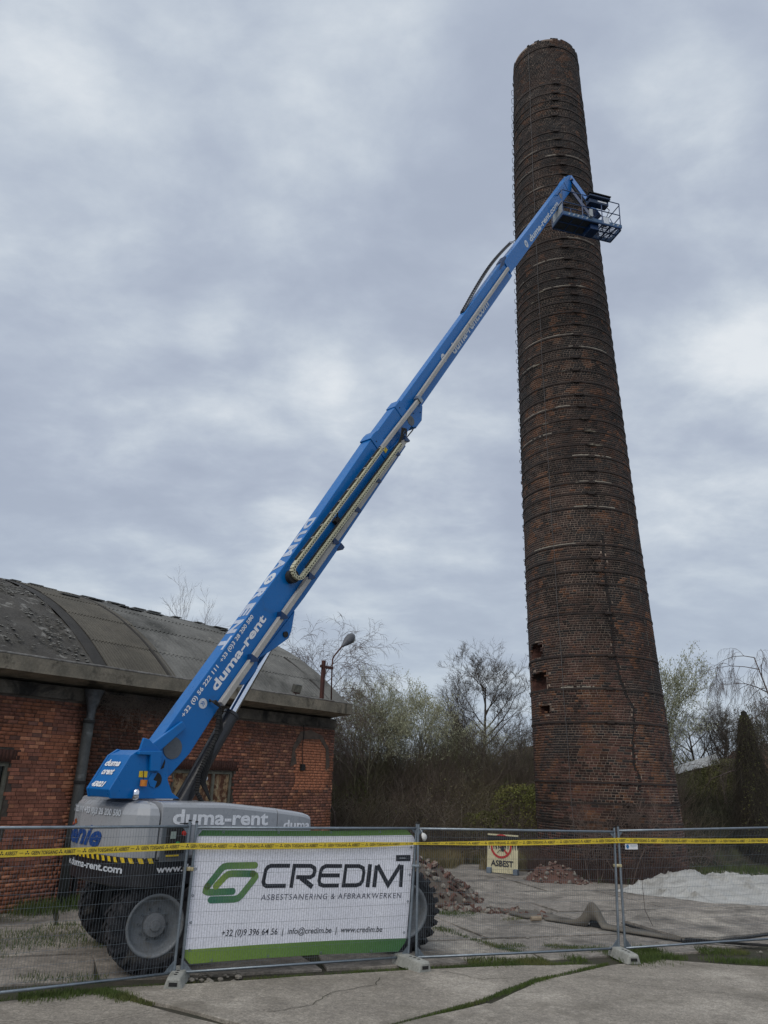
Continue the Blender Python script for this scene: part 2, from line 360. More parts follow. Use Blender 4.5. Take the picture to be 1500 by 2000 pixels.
rows = [(.10, 1.75), (1.85, 4.3), (4.38, 7.4), (7.46, 10.6), (10.66, 13.6)]
for k, (r0, r1) in enumerate(rows):
    t = -15.5 + 1.7 * (k % 2) + k * .4
    while t < 20:
        w = 3.5 + rnd.uniform(-.5, .6); a, b = t + .04, t + w - .04
        def pt(tt, rr): return tuple(O5 + ee * tt + gg * (rr + .05 * math.sin(tt * 1.7)))
        sh = rnd.uniform(-.25, .25)
        if k == 0 and a > 1.5:      # the narrow strip beside the blocks, cut by grass
            slab([pt(a, r0 + .22), pt(b, r0 + .28), pt(b + sh, r1), pt(a + sh, r1)], mConcB, rnd.uniform(-.012, .006))
        else:
            slab([pt(a, r0), pt(b, r0), pt(b + sh, r1), pt(a + sh, r1)], mConcB, rnd.uniform(-.012, .006))
        t += w + sh * 0
# ------------------------------------------------------------------ grass
def blades(pts_fn, n, hmin, hmax, w=.004, lean=.5):
    P0 = pts_fn(n); h = rng.uniform(hmin, hmax, n); th = rng.uniform(0, 2 * np.pi, n); ph = rng.uniform(0, 2 * np.pi, n)
    d = np.stack([np.cos(th), np.sin(th), 0 * th], 1); l = np.stack([np.cos(ph), np.sin(ph), 0 * ph], 1) * (lean * rng.uniform(0, 1, n) * h)[:, None]
    up = np.stack([0 * h, 0 * h, h], 1)
    V = np.stack([P0 - d * w, P0 + d * w, P0 + d * w * .8 + up * .55 + l * .35, P0 + up * .98 + l, P0 - d * w * .8 + up * .55 + l * .35], 1).reshape(-1, 3)
    b = np.arange(n)[:, None] * 5
    Q = np.concatenate([b + A(0, 1, 2, 4).astype(int), b + A(4, 2, 3, 3).astype(int)])
    return V, Q
def tris_mesh(name, V, Q, mat, **k):
    q = Q[Q[:, 2] != Q[:, 3]]; t = Q[Q[:, 2] == Q[:, 3]][:, :3]
    T = np.concatenate([q[:, [0, 1, 2]], q[:, [0, 2, 3]], t]); return quads_mesh(name, V, T, mat, **k)
def along(poly, width, clump=.35, z=-.03):
    P = np.array(poly, float); seg = np.linalg.norm(np.diff(P, axis=0), axis=1); cum = np.concatenate([[0], np.cumsum(seg)])
    def f(n):
        m = n * 5; s = rng.uniform(0, cum[-1], m); dens = fbm(s * 1.3, s * 0 + 7, int(cum[-1] * 100) % 97)
        s = s[dens > clump + rng.uniform(0, .22, m)][:n]
        while len(s) < n: s = np.concatenate([s, s])[:n]
        i = np.clip(np.searchsorted(cum, s) - 1, 0, len(P) - 2); f_ = ((s - cum[i]) / seg[i])[:, None]
        p = P[i] * (1 - f_) + P[i + 1] * f_; d = (P[i + 1] - P[i]) / seg[i][:, None]
        wv = width * (.4 + 1.2 * fbm(s * 2.1, s * 0 + 3, 5)); off = rng.normal(0, 1, n) * wv / 2
        p = p + np.stack([-d[:, 1], d[:, 0]], 1) * off[:, None]; return np.concatenate([p, np.full((n, 1), z)], 1)
    return f
parts = []
crackA = [(.0, 10.2), (.51, 10.74), (1.5, 11.75), (2.5, 13.02), (3.92, 14.27)]
seamB = [(-6, 10.1), (-4.57, 11.08), (-3.5, 11.69), (-2.5, 12.12), (.27, 13.3), (2.18, 13.95), (3.9, 14.3)]
seamB2 = [(4.2, 14.4), (5.0, 14.95), (6.6, 14.72), (9, 14.8)]
crackC = [(-3.5, 11.7), (-2.75, 11.14), (-1.7, 10.48), (-.6, 9.8)]
for poly, wd, n, h0, h1, cl in ((crackA, .055, 3600, .015, .055, .22), (seamB, .07, 4200, .015, .06, .40), (seamB2, .22, 4600, .02, .10, .2), (crackC, .09, 1500, .02, .06, .45),
                            ([(-4.4, 11.2), (-3.5, 11.6), (-3.0, 11.3)], .2, 1800, .02, .09, .35), ([(1.6, 14.0), (2.6, 14.25), (3.6, 14.55)], .26, 2200, .02, .09, .25),
                            ([(4.3, 14.7), (5.1, 15.5)], .4, 2400, .02, .12, .2), ([(5.9, 15.6), (6.8, 15.5)], .2, 1000, .02, .1, .2),
                            ([(1.3, 17.0), (2.25, 15.3), (2.6, 14.9)], .14, 1200, .02, .07, .3), ([(2.2, 15.3), (3.0, 15.6), (4.3, 15.4)], .2, 1500, .02, .06, .35),
                            ([(1.5, 18.5), (2.4, 18.9), (3.2, 18.2)], .4, 1600, .02, .07, .3)):
    parts.append(blades(along(poly, wd, cl, -.01), n, h0, h1))
def area(x0, x1, y0, y1, cl=.45, z=0, seed=11):
    def f(n):
        m = n * 6; x = rng.uniform(x0, x1, m); y = rng.uniform(y0, y1, m); k = fbm(x * .9, y * .9, seed) > cl + rng.uniform(0, .12, m)
        x, y = x[k][:n], y[k][:n]
        while len(x) < n: x = np.concatenate([x, x])[:n]; y = np.concatenate([y, y])[:n]
        return np.stack([x, y, np.full(n, z)], 1)
    return f
parts.append(blades(area(-9.5, -3.6, 11.9, 16.8, .50, .0), 9000, .02, .09))
def join(ps):
    V = []; Q = []; n = 0
    for v, q in ps: V.append(v); Q.append(q + n); n += len(v)
    return np.concatenate(V), np.concatenate(Q)
V, Q = join(parts); tris_mesh('joint_grass', V, Q, mGrass, kind='stuff', label='short green grass growing in the cracks between the concrete slabs', cat='grass')
W0 = A(-7.224, 16.832, 0); WD = A(.5844, .8114, 0); WNm = A(.8114, -.5844, 0)
def Wp(s, off, z): return W0 + WD * s + WNm * off + A(0, 0, z)
pw = [tuple(Wp(s, .25, 0)[:2]) for s in (-4, 0, 1.4, 4, 8, 10)]
V, Q = join([blades(along(pw, .5, .25, 0), 9000, .05, .32, .006, .9)])
tris_mesh('wall_foot_weeds', V, Q, mGrass, kind='stuff', label='rank weeds growing along the foot of the brick wall', cat='weeds')
V, Q = join([blades(area(-1.5, 6.0, 27.3, 30.4, .3, 0), 15000, .12, .55, .007, .7)])
tris_mesh('dry_grass', V, Q, mDry, kind='stuff', label='tall straw-coloured grass at the foot of the overgrown bank', cat='grass')
V, Q = join([blades(area(5.6, 16, 28, 31.5, .25, 0), 9000, .05, .3, .008, .7), blades(along([(5.9, 25.9), (7.2, 25.2), (8.6, 25.4), (9.6, 26.2)], .5, .1, 0), 2500, .05, .3, .006, .8)])
tris_mesh('rough_grass', V, Q, mGrass, kind='stuff', label='rough green grass around the foot of the chimney', cat='grass')

# ------------------------------------------------------------------ brick shed with vaulted roof
hall = thing('brick_hall', Wp(3, -8, 0), 'long red brick hall with a curved corrugated roof behind the boom lift', 'building')
def wbox(mb, s0, s1, o0, o1, z0, z1, col=None):
    return mb.box(Wp((s0 + s1) / 2, (o0 + o1) / 2, (z0 + z1) / 2), (s1 - s0, o1 - o0, z1 - z0), [WD, WNm, A(0, 0, 1)], col)
SE = 10.135; SS = -9.0; WIN = [(-1.95, -.33, .95, 2.80), (3.91, 5.95, 1.02, 2.77)]; ZT = 4.15
core = MB()
cuts = [SS] + [x for w in WIN for x in w[:2]] + [SE]
for i in range(0, len(cuts), 2): wbox(core, cuts[i], cuts[i + 1], -.35, -.012, 0, ZT)
for a, b, z0, z1 in WIN: wbox(core, a, b, -.35, -.012, 0, z0); wbox(core, a, b, -.35, -.012, z1, ZT)
core.build('wall', mMortarW, hall)
ends = MB(); ends.box(Wp(SE - .18, -8.2, ZT / 2), (.33, 15.7, ZT), [WD, WNm, A(0, 0, 1)]); ends.box(Wp(SS + .18, -8.2, ZT / 2), (.33, 15.7, ZT), [WD, WNm, A(0, 0, 1)])
ends.box(Wp(.5, -16.2, ZT / 2), (19, .3, ZT), [WD, WNm, A(0, 0, 1)])
ends.build('rear_walls', mMortarW, hall)
def wall_tint(s, z):
    n = fbm(s * .9, z * 1.6, 21); v = rng.uniform(.72, 1.18)
    base = A(.25, .105, .070) * (1 - n * .45) + A(.05, .015, .0) * (n > .6)
    r = rng.random()
    if r < .10: base = A(.34, .155, .09)
    elif r < .17: base = A(.13, .065, .05)
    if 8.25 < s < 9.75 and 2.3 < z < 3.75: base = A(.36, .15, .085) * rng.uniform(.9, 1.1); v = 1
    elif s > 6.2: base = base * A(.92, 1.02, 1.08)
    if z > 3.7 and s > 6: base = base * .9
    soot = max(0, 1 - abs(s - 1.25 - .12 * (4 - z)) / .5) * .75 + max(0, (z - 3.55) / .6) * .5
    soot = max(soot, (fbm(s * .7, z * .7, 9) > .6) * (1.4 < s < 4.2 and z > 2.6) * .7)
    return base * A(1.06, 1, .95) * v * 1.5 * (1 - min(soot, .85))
BH, BP = .066, .0775
cand = []; bricks = []
row = 0; z = .0
while z + BH < ZT:
    s = -4.6 + (.115 if row % 2 else 0) + rng.uniform(-.01, .01)
    header = False
    while s < SE - .02:
        L = .103 if rng.random() < (.62 if row % 2 else .30) else .212
        L = min(L, SE - s)
        hid = any(a - .02 < s + L and s < b + .02 and z0 - .06 < z + BH and z < z1 + .27 for a, b, z0, z1 in WIN)
        if hid:   # shorten towards openings
            hid = any(a - .02 < s + L * .5 < b + .02 and z0 - .06 < z + BH * .5 < z1 + .27 for a, b, z0, z1 in WIN)
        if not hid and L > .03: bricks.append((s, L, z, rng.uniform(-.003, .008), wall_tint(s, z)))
        s += L + .0115
    row += 1; z += BP
for a, b, z0, z1 in WIN:       # soldier courses over the windows
    s = a - .1
    while s < b + .1: bricks.append((s, .068, z1 + .02, .004, A(.085, .034, .024) * rng.uniform(.8, 1.1), .235)); s += .079
bricks = [q if len(q) == 6 else (*q, BH) for q in bricks]
def near_key(q): return abs(q[0] - .3) * .9 + abs(q[2] - 2.3)
order = sorted(range(len(bricks)), key=lambda i: near_key(bricks[i]) if (-1.9 < bricks[i][0] < 1.0 and .5 < bricks[i][2] < 4.0 and bricks[i][5] < .1) else 99)
single = set(order[:300])
unit = MB(); unit.box((0, 0, 0), (1, 1, 1)); me_brick = unit.mesh('brick', mBrickWo)
SG = A(*[(i, j, k) for i in (-1, 1) for j in (-1, 1) for k in (-1, 1)]) / 2.
FB = A((0, 1, 3, 2), (4, 6, 7, 5), (0, 4, 5, 1), (2, 3, 7, 6), (1, 5, 7, 3), (0, 2, 6, 4)).astype(int)
Rw = Matrix((WD, WNm, (0, 0, 1))).transposed().to_4x4()
Vs = []; cols = []
for i, (s, L, z, pr, cl, h) in enumerate(bricks):
    c = Wp(s + L / 2, -.03 + pr / 2, z + h / 2); size = A(L, .06 + pr, h)
    if i in single:
        o = link('brick', me_brick, hall); o.matrix_local = Matrix.Translation(Vector(c - ORG[hall.name])) @ Rw @ Matrix.Diagonal((*size, 1)); o.color = (*cl, 1)
    else:
        jit = rng.uniform(-.0015, .0015, 3) if h < .1 else 0
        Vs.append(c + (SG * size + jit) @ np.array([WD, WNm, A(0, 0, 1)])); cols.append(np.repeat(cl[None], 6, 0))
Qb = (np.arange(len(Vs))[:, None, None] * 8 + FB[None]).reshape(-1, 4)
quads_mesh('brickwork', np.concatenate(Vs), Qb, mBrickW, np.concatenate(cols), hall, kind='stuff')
# worn render edge round the patch of new brick, cable and small box
mb = MB()
pr_ = [(8.15, 2.95), (8.2, 3.5), (8.5, 3.95), (8.95, 4.02), (9.5, 3.9), (9.85, 3.55), (9.95, 3.0), (9.78, 2.9), (9.72, 3.5), (9.4, 3.78), (8.6, 3.74), (8.3, 3.4), (8.42, 3.05)]
mb.prism(pr_, .002, .014, lambda a, b, w: Wp(a, w, b)); mb.build('render_patch', M('grey_render', (.12, .085, .065), (.07, .055, .045), 5, .95, bump=.5), hall)
mb = MB(); mb.tube([Wp(8.62, .02, 4.15), Wp(8.64, .03, 3.9), Wp(8.60, .03, 3.5), Wp(8.66, .03, 3.05)], .011, 5); mb.build('cable', mBlackM, hall)
mb = MB(); wbox(mb, 8.58, 8.74, 0, .08, 2.86, 3.04); mb.build('socket_box', mBlackM, hall, bevel=.01)
# ring beam (sooty) and eaves slab
mb = MB(); wbox(mb, SS, SE + .02, -.3, .03, ZT, 4.42); mb.build('ring_beam', mSoot, hall)
OFF = .62; SEND = 10.16
mb = MB(); sl = []
cnt = 24
for k in range(cnt + 1):
    s = SS - .2 + (SEND - SS + .2) * k / cnt; j = rnd.uniform(-.008, .008)
    sl.append([Wp(s, -.55, 4.42), Wp(s, OFF + j, 4.56 + j), Wp(s, OFF + j, 4.60), Wp(s, OFF + .012 + j, 4.86), Wp(s, -.55, 4.86)])
mb.loft(sl); mb.build('eaves_slab', mSlabRoof, hall)
mb = MB(); mb.tube([Wp(SS - .2 + (SEND - SS + .2) * k / 40, OFF + .0, 4.885 + rnd.uniform(-.007, .007)) for k in range(41)], .022, 5); mb.build('edge_trim', M('pale_trim', (.30, .29, .27), (.12, .11, .10), 5, .8), hall)
# vaulted roof
RC, RR = (8.0, -3.51), 11.46
def vault(d): return RC[1] + math.sqrt(RR * RR - (d - RC[0]) ** 2)
A0 = math.asin((0.10 - RC[0]) / RR); A1 = math.asin((15.9 - RC[0]) / RR)
def Vp(s, a, h=0.0): return Wp(s, -(RC[0] + (RR + h) * math.sin(a)), RC[1] + (RR + h) * math.cos(a))
mb = MB(); ng = 40
mb.loft([[Vp(SS, A0 + (A1 - A0) * k / ng, -.12) for k in range(ng + 1)], [Vp(SE, A0 + (A1 - A0) * k / ng, -.12) for k in range(ng + 1)]], cap=False, close=False)
mb.build('roof_deck', mBlackM, hall)
for s_ in (SE - .02, SS + .02):
    mb = MB(); mb.add([Wp(s_, -.2, ZT), Wp(s_, -15.8, ZT)] + [Vp(s_, A1 - (A1 - A0) * k / 24, -.13) for k in range(25)], [tuple(range(27))]); mb.build('gable', mMortarW, hall)
mRoofA = M('weathered_sheet', (.17, .172, .165), (.115, .117, .113), 1.2, .9, bump=.5, bscale=40, c3=(.05, .052, .05), stain=((.19, .19, .175), 5.0, .60, .72), src='object')
mRoofL = M('ochre_sheet', (.108, .101, .085), (.078, .074, .064), 1.8, .9, bump=.3, bscale=60, src='object')
mRoofM = M('mossy_roofing', (.08, .075, .066), (.05, .047, .043), 1.6, 1, bump=1.0, bscale=20, stain=((.20, .195, .18), 3.2, .57, .66))
mFelt = M('roofing_felt', (.028, .027, .026), (.04, .038, .035), 3, .95)
NR = 12; arc = [A0 + (A1 - A0) * k / NR for k in range(NR + 1)]
def sheet_mesh(r, w, mat, nc=8):
    n = nc * 6; a0, a1 = arc[r] - .006, arc[r + 1] + .010 * (r < NR / 2) ; V = []
    if r >= NR / 2: a0 -= .010
    for j in range(6):
        a = a0 + (a1 - a0) * j / 5
        lift = .022 * (1 - j / 5) if r < NR / 2 else .022 * (j / 5)
        for i in range(n + 1):
            s = w * i / n; V.append(Vp(s, a, .034 * math.cos(2 * math.pi * i / 6) + lift))
    Q = [(j * (n + 1) + i, j * (n + 1) + i + 1, (j + 1) * (n + 1) + i + 1, (j + 1) * (n + 1) + i) for j in range(5) for i in range(n)]
    me = bpy.data.meshes.new('roof_sheet'); me.from_pydata((np.array(V) - ORG[hall.name]).tolist(), [], Q); me.materials.append(mat)
    me.polygons.foreach_set('use_smooth', np.ones(len(Q), bool)); me.update(); return me
SW = 1.03
for r in range(NR):
    ma = sheet_mesh(r, SW * 8 / 7, mRoofA); ml = sheet_mesh(r, SW * 12 / 11, mRoofL, 12)
    s = 3.65
    while s < SE - .3:
        o = link('roof_sheet', ma, hall); o.location = tuple(WD * s + A(0, 0, rnd.uniform(-.003, .004))); k = rnd.uniform(.85, 1.12); o.color = (k, k, k, 1); s += SW
    for s in (1.78, 2.72):
        o = link('roof_sheet', ml, hall); o.location = tuple(WD * (s - .0) + A(0, 0, .02)); k = rnd.uniform(.92, 1.08); o.color = (k, k, k, 1)
def vstrip(name, s0, s1, h, mat, ns=2, na=60, rough=0.0, seed=5, slope=0.0):
    V = []
    for j in range(na + 1):
        a = A0 + (A1 - A0) * j / na
        for i in range(ns + 1):
            s = s0 + (s1 - s0) * i / ns; V.append(Vp(s, a, h + rough * (float(fbm(s * 2.2, a * 25, seed)) - .5)))
    Q = [(j * (ns + 1) + i, j * (ns + 1) + i + 1, (j + 1) * (ns + 1) + i + 1, (j + 1) * (ns + 1) + i) for j in range(na) for i in range(ns)]
    return quads_mesh(name, np.array(V), np.array(Q), mat, None, hall)
vstrip('felt_strip', 1.42, 1.80, .045, mFelt); vstrip('moss_covered_roofing', SS - .1, 1.45, .02, mRoofM, 90, 120, .14)
# lumps of moss and lichen on the left part of the roof
n = 5200; s = rng.uniform(-5.5, 1.35, n); a = rng.uniform(A0, A0 + (A1 - A0) * .5, n); keep = fbm(s * 1.2, a * 12, 31) > .52; s, a = s[keep], a[keep]; n = len(s)
r_ = rng.uniform(.015, .06, n); Cc = np.array([Vp(x, y, .05) for x, y in zip(s, a)])
oc = A((1, 0, 0), (0, 1, 0), (-1, 0, 0), (0, -1, 0), (0, 0, .6)); V = (Cc[:, None] + oc[None] * r_[:, None, None]).reshape(-1, 3)
T = (np.arange(n)[:, None, None] * 5 + A((0, 1, 4), (1, 2, 4), (2, 3, 4), (3, 0, 4)).astype(int)[None]).reshape(-1, 3)
quads_mesh('roof_lichen', V, T, M('lichen', (.20, .20, .185), (.06, .055, .045), 2.5, 1), None, hall, kind='stuff')
# rib caps between roof fields and the verge
mb = MB(); mb.tube([Vp(3.63, A0 + (A1 - A0) * k / 40, .05) for k in range(41)], .035, 6); mb.tube([Vp(SE + .0, A0 + (A1 - A0) * k / 40, .0) for k in range(41)], .05, 6); mb.build('verge_strip', mFelt, hall)
# loose ridge pieces breaking the skyline
mb = MB()
for k in range(26):
    s = rnd.uniform(1.8, 9.8); mb.box(Vp(s, A0 + (A1 - A0) * rnd.uniform(.27, .5), .07), (rnd.uniform(.2, .7), rnd.uniform(.1, .25), .03), [WD, WNm, A(0, 0, 1)])
mb.build('loose_roof_pieces', mRoofA, hall, kind='stuff')
# windows
def window(i, a, b, z0, z1, boarded):
    fr = MB(); t = .075
    wbox(fr, a, b, -.16, -.06, z0, z0 + t); wbox(fr, a, b, -.16, -.06, z1 - t, z1); wbox(fr, a, a + t, -.16, -.06, z0 + t, z1 - t); wbox(fr, b - t, b, -.16, -.06, z0 + t, z1 - t)
    if boarded: wbox(fr, (a + b) / 2 + .33, (a + b) / 2 + .40, -.15, -.055, z0 + t, z1 - t)
    f = fr.build('window', M('weathered_frame', (.17, .165, .13), (.10, .10, .08), 6, .9), hall, bevel=.006)
    si = MB(); wbox(si, a - .06, b + .06, -.12, .05, z0 - .07, z0 - .002); si.build('sill', mSlabRoof, f)
    if boarded:
        for k, (p, q) in enumerate(((a + t, a + .62), (a + .60, (a + b) / 2 + .33), ((a + b) / 2 + .40, b - t))):
            V = []; n = 22
            for j in range(n + 1):
                s = p + (q - p) * j / n; V += [Wp(s, -.115 + .012 * math.cos(j * 1.9) + .01 * k, z0 + t), Wp(s, -.115 + .012 * math.cos(j * 1.9) + .01 * k, z1 - t)]
            m_ = MB(); m_.add(V, [(2 * j, 2 * j + 2, 2 * j + 3, 2 * j + 1) for j in range(n)])
            m_.build('rusty_sheet', M('rusty_cream_sheet', (.36, .30, .19), (.30, .19, .09), 5.0, .75, c3=(.12, .04, .018), stain=((.09, .035, .016), 4.6, .47, .55)), f, fix=False)
    else:
        m_ = MB(); wbox(m_, a + t, b - t, -.13, -.12, z0 + t, z1 - t); m_.build('pane', M('dark_glass', (.01, .012, .012), (.015, .015, .015), 3, .12), f)
for i, (a, b, z0, z1) in enumerate(WIN): window(i, a, b, z0, z1, i == 1)
# lean dark reveals
mb = MB()
for a, b, z0, z1 in WIN: wbox(mb, a - .001, b + .001, -.36, -.30, z0, z1)
mb.build('reveal_backing', mBlackM, hall)
# downpipe with hopper
dp = MB(); sx = 1.21
dp.tube([Wp(sx, .17, 3.78), Wp(sx, .17, .05)], .115, 14); pipe = dp.build('downpipe', M('old_zinc', (.055, .06, .06), (.035, .038, .038), 3, .65, stain=((.13, .14, .14), 2.2, .6, .72)), hall, smooth=True)
m_ = MB(); m_.lathe([(.085, 0), (.10, .25), (.20, .60), (.23, .66)], Wp(sx, .20, 3.74), (0, 0, 1), 14); m_.build('hopper', M('crumpled_zinc', (.10, .11, .12), (.045, .05, .055), 8, .45, metal=.4, bump=.8, bscale=14), pipe, smooth=True)
for z in (1.2, 2.45, 3.72):
    m_ = MB(); m_.lathe([(.118, -.03), (.132, -.03), (.132, .03), (.118, .03)], Wp(sx, .17, z), (0, 0, 1), 14); m_.build('pipe_clip', mBlackM, pipe)
m_ = MB(); m_.tube([Wp(sx + .34, .05, 0), Wp(sx + .30, .05, 1.6)], .05, 8); m_.build('side_pipe', mBlackM, pipe)
# dry creeper hanging under the eaves
def twigs(n, base_fn, dir_fn, lmin, lmax, r, curl=.25, seg=3):
    P = base_fn(n); D = dir_fn(n); D /= np.linalg.norm(D, axis=1)[:, None]; L = rng.uniform(lmin, lmax, n)
    pts = [P]; d = D.copy()
    for k in range(seg):
        d = d + rng.normal(0, curl, (n, 3)); d /= np.linalg.norm(d, axis=1)[:, None]; pts.append(pts[-1] + d * (L / seg)[:, None])
    return segs_to_mesh(np.concatenate(pts[:-1]), np.concatenate(pts[1:]), *[np.concatenate([r * (1 - (k + q) / (seg + .3)) * np.ones(n) for k in range(seg)]) for q in (0, 1)])
def segs_to_mesh(P0, P1, R0, R1):
    t = P1 - P0; t = t / (np.linalg.norm(t, axis=1)[:, None] + 1e-9)
    a = np.where(np.abs(t[:, 2:3]) < .9, A(0, 0, 1)[None], A(1, 0, 0)[None]); x = np.cross(a, t); x /= np.linalg.norm(x, axis=1)[:, None] + 1e-9; y = np.cross(t, x)
    R0 = np.asarray(R0)[:, None]; R1 = np.asarray(R1)[:, None]; n = len(P0); V = []
    for k in range(3):
        c, s_ = math.cos(2.0944 * k), math.sin(2.0944 * k); V.append(P0 + R0 * (c * x + s_ * y))
    for k in range(3):
        c, s_ = math.cos(2.0944 * k), math.sin(2.0944 * k); V.append(P1 + R1 * (c * x + s_ * y))
    V = np.stack(V, 1).reshape(-1, 3); Q = (np.arange(n)[:, None, None] * 6 + A((0, 1, 4, 3), (1, 2, 5, 4), (2, 0, 3, 5)).astype(int)[None]).reshape(-1, 4)
    return V, Q
def cr_base(n): s = rng.uniform(1.5, 4.3, n); return np.array([Wp(a, .06 + rng.uniform(0, .12), 4.35 - abs(rng.normal(0, .35)) * (1 - abs(a - 2.6) / 2.2)) for a in s])
V, Q = twigs(1500, cr_base, lambda n: rng.normal(0, 1, (n, 3)) * A(1, 1, .9) + A(0, 0, -.5), .15, .5, .004, .45)
quads_mesh('dead_creeper', V, Q, mScrub, kind='stuff', label='dead creeper clinging to the wall under the eaves', cat='creeper')
# roof furniture
fl = thing('floodlight', Wp(7.95, .25, 4.88), 'grey floodlight on the edge of the hall roof', 'floodlight')
m_ = MB(); m_.box(Wp(7.95, .25, 4.90), (.34, .22, .03), [WD, WNm, A(0, 0, 1)]); m_.tube([Wp(7.9, .25, 4.9), Wp(7.9, .25, 5.02)], .02, 6); m_.box(Wp(7.93, .25, 5.0), (.26, .05, .02), [WD, WNm, A(0, 0, 1)]); m_.build('bracket', mRust, fl)
ax_ = [WD, WNm * .9 + A(0, 0, -.3), A(0, 0, .95) + WNm * .3]
m_ = MB(); m_.box(Wp(7.93, .25, 5.14), (.30, .14, .24), ax_); hs = m_.build('housing', M('lamp_housing', (.05, .05, .045), (.08, .08, .07), 5, .6), fl, bevel=.02)
m_ = MB(); m_.box(Wp(7.93, .25, 5.14) + ax_[1] * .072, (.25, .01, .19), ax_); m_.build('glass', M('dusty_glass', (.20, .20, .17), (.13, .13, .11), 8, .25), hs)
mast = thing('steel_mast', Wp(9.13, .22, 4.88), 'rusty steel post with a cross arm on the roof corner', 'post')
m_ = MB(); m_.box(Wp(9.13, .22, 5.50), (.10, .10, 1.24), [WD, WNm, A(0, 0, 1)]); m_.build('post', mRust, mast, bevel=.008)
m_ = MB(); m_.box(Wp(9.29, .22, 5.93), (.60, .07, .08), [WD, WNm, A(0, 0, 1)]); m_.build('cross_arm', mRust, mast, bevel=.006)
m_ = MB(); m_.box(Wp(9.35, .15, 4.90), (.78, .34, .05), [WD, WNm, A(0, 0, 1)]); m_.build('base_plate', mRust, mast)
lampT = thing('street_lamp', Wp(9.58, .22, 4.9), 'old street lamp with a pear-shaped head on the hall roof', 'lamp')
m_ = MB(); m_.tube([Wp(9.60, .22, 4.93), Wp(9.55, .22, 5.93), Wp(9.56, .22, 6.22), Wp(9.62, .22, 6.32), Wp(10.02, .22, 6.70)], [.022, .022, .024, .026, .028], 8); m_.build('pole', mRust, lampT, smooth=True)
hd = (Wp(10.55, .22, 7.12) - Wp(10.0, .22, 6.68)); hd /= np.linalg.norm(hd)
m_ = MB(); m_.lathe([(.0, 0), (.035, .0), (.06, .10), (.115, .26), (.15, .42), (.155, .54), (.12, .66), (.05, .73), (0, .745)], Wp(10.0, .22, 6.68), hd, 16); m_.build('lamp_head', M('lamp_grey', (.10, .105, .12), (.07, .075, .085), 3, .45), lampT, smooth=True)
dn = np.cross(np.cross(hd, A(0, 0, -1)), hd); dn /= np.linalg.norm(dn)
m_ = MB(); c_ = Wp(10.0, .22, 6.68) + hd * .56 + dn * .045; V = []; F = []
for i in range(9):
    for k in range(16):
        a = math.pi * i / 8; b_ = 2 * math.pi * k / 16; V.append(c_ + hd * .17 * math.cos(a) + (dn * math.cos(b_) * .145 + np.cross(hd, dn) * math.sin(b_) * .135) * math.sin(a))
F = [(i * 16 + k, i * 16 + (k + 1) % 16, (i + 1) * 16 + (k + 1) % 16, (i + 1) * 16 + k) for i in range(8) for k in range(16)]
m_.add(V, F); m_.build('lamp_cover', M('milky_cover', (.55, .57, .55), (.48, .5, .48), 4, .2), lampT, smooth=True)

# ------------------------------------------------------------------ the chimney
HOLES = [(-70, -47, 6.85, 7.38), (-72, -44, 5.73, 6.36), (-56, -42, 4.94, 5.22)]
CTOP = 35.0
def cax(z): return A(7.9439 - .050005 * z + .00061409 * z * z, 27.6722, z)
def crad(z): t = z / 36; return 2.39158 - .925805 * t + .0097957 * t * t
A_CAM = math.atan2(-27.67, -7.94)
def chp(phi, z, dr=0.0):
    c = cax(z); r = crad(z) + dr; th = A_CAM + phi; return A(c[0] + r * math.cos(th), c[1] + r * math.sin(th), z)
chim = thing('brick_chimney', (7.94, 27.67, 0), 'very tall round dark brick factory chimney bound with iron hoops', 'chimney')
def in_hole(ph, z, m=0.0):
    d = math.degrees(ph)
    return any(a - m < d < b + m and z0 - m * .04 < z < z1 + m * .04 for a, b, z0, z1 in HOLES)
CR = [(2.6, 27), (2.9, 28), (3.6, 25), (4.1, 27), (4.65, 30), (5.1, 31), (5.7, 24), (6.2, 22), (7, 19), (8.2, 21), (9.2, 19), (10.2, 20), (11, 21)]
def crack_at(z): return math.radians(np.interp(z, [c[0] for c in CR], [c[1] for c in CR])) if CR[0][0] < z < CR[-1][0] else None
# mortar core
cm = MB(); NT = 120; zl = [0] + [z for h in sorted(HOLES, key=lambda h: h[2]) for z in h[2:]] + list(np.arange(8, CTOP - .3, 1.0)) + [CTOP - .12]
angs = sorted(set([math.radians(-180 + 3 * k) for k in range(120)] + [math.radians(x) for h in HOLES for x in h[:2]]))
for i in range(len(zl) - 1):
    for j in range(len(angs)):
        a, b = angs[j], angs[(j + 1) % len(angs)]
        if j == len(angs) - 1: b += 2 * math.pi
        if in_hole((a + b) / 2, (zl[i] + zl[i + 1]) / 2): continue
        cm.add([chp(a, zl[i], -.004), chp(b, zl[i], -.004), chp(b, zl[i + 1], -.004), chp(a, zl[i + 1], -.004)], [(0, 1, 2, 3)])
cm.build('mortar_core', mMortarC, chim, fix=False)
cm = MB()
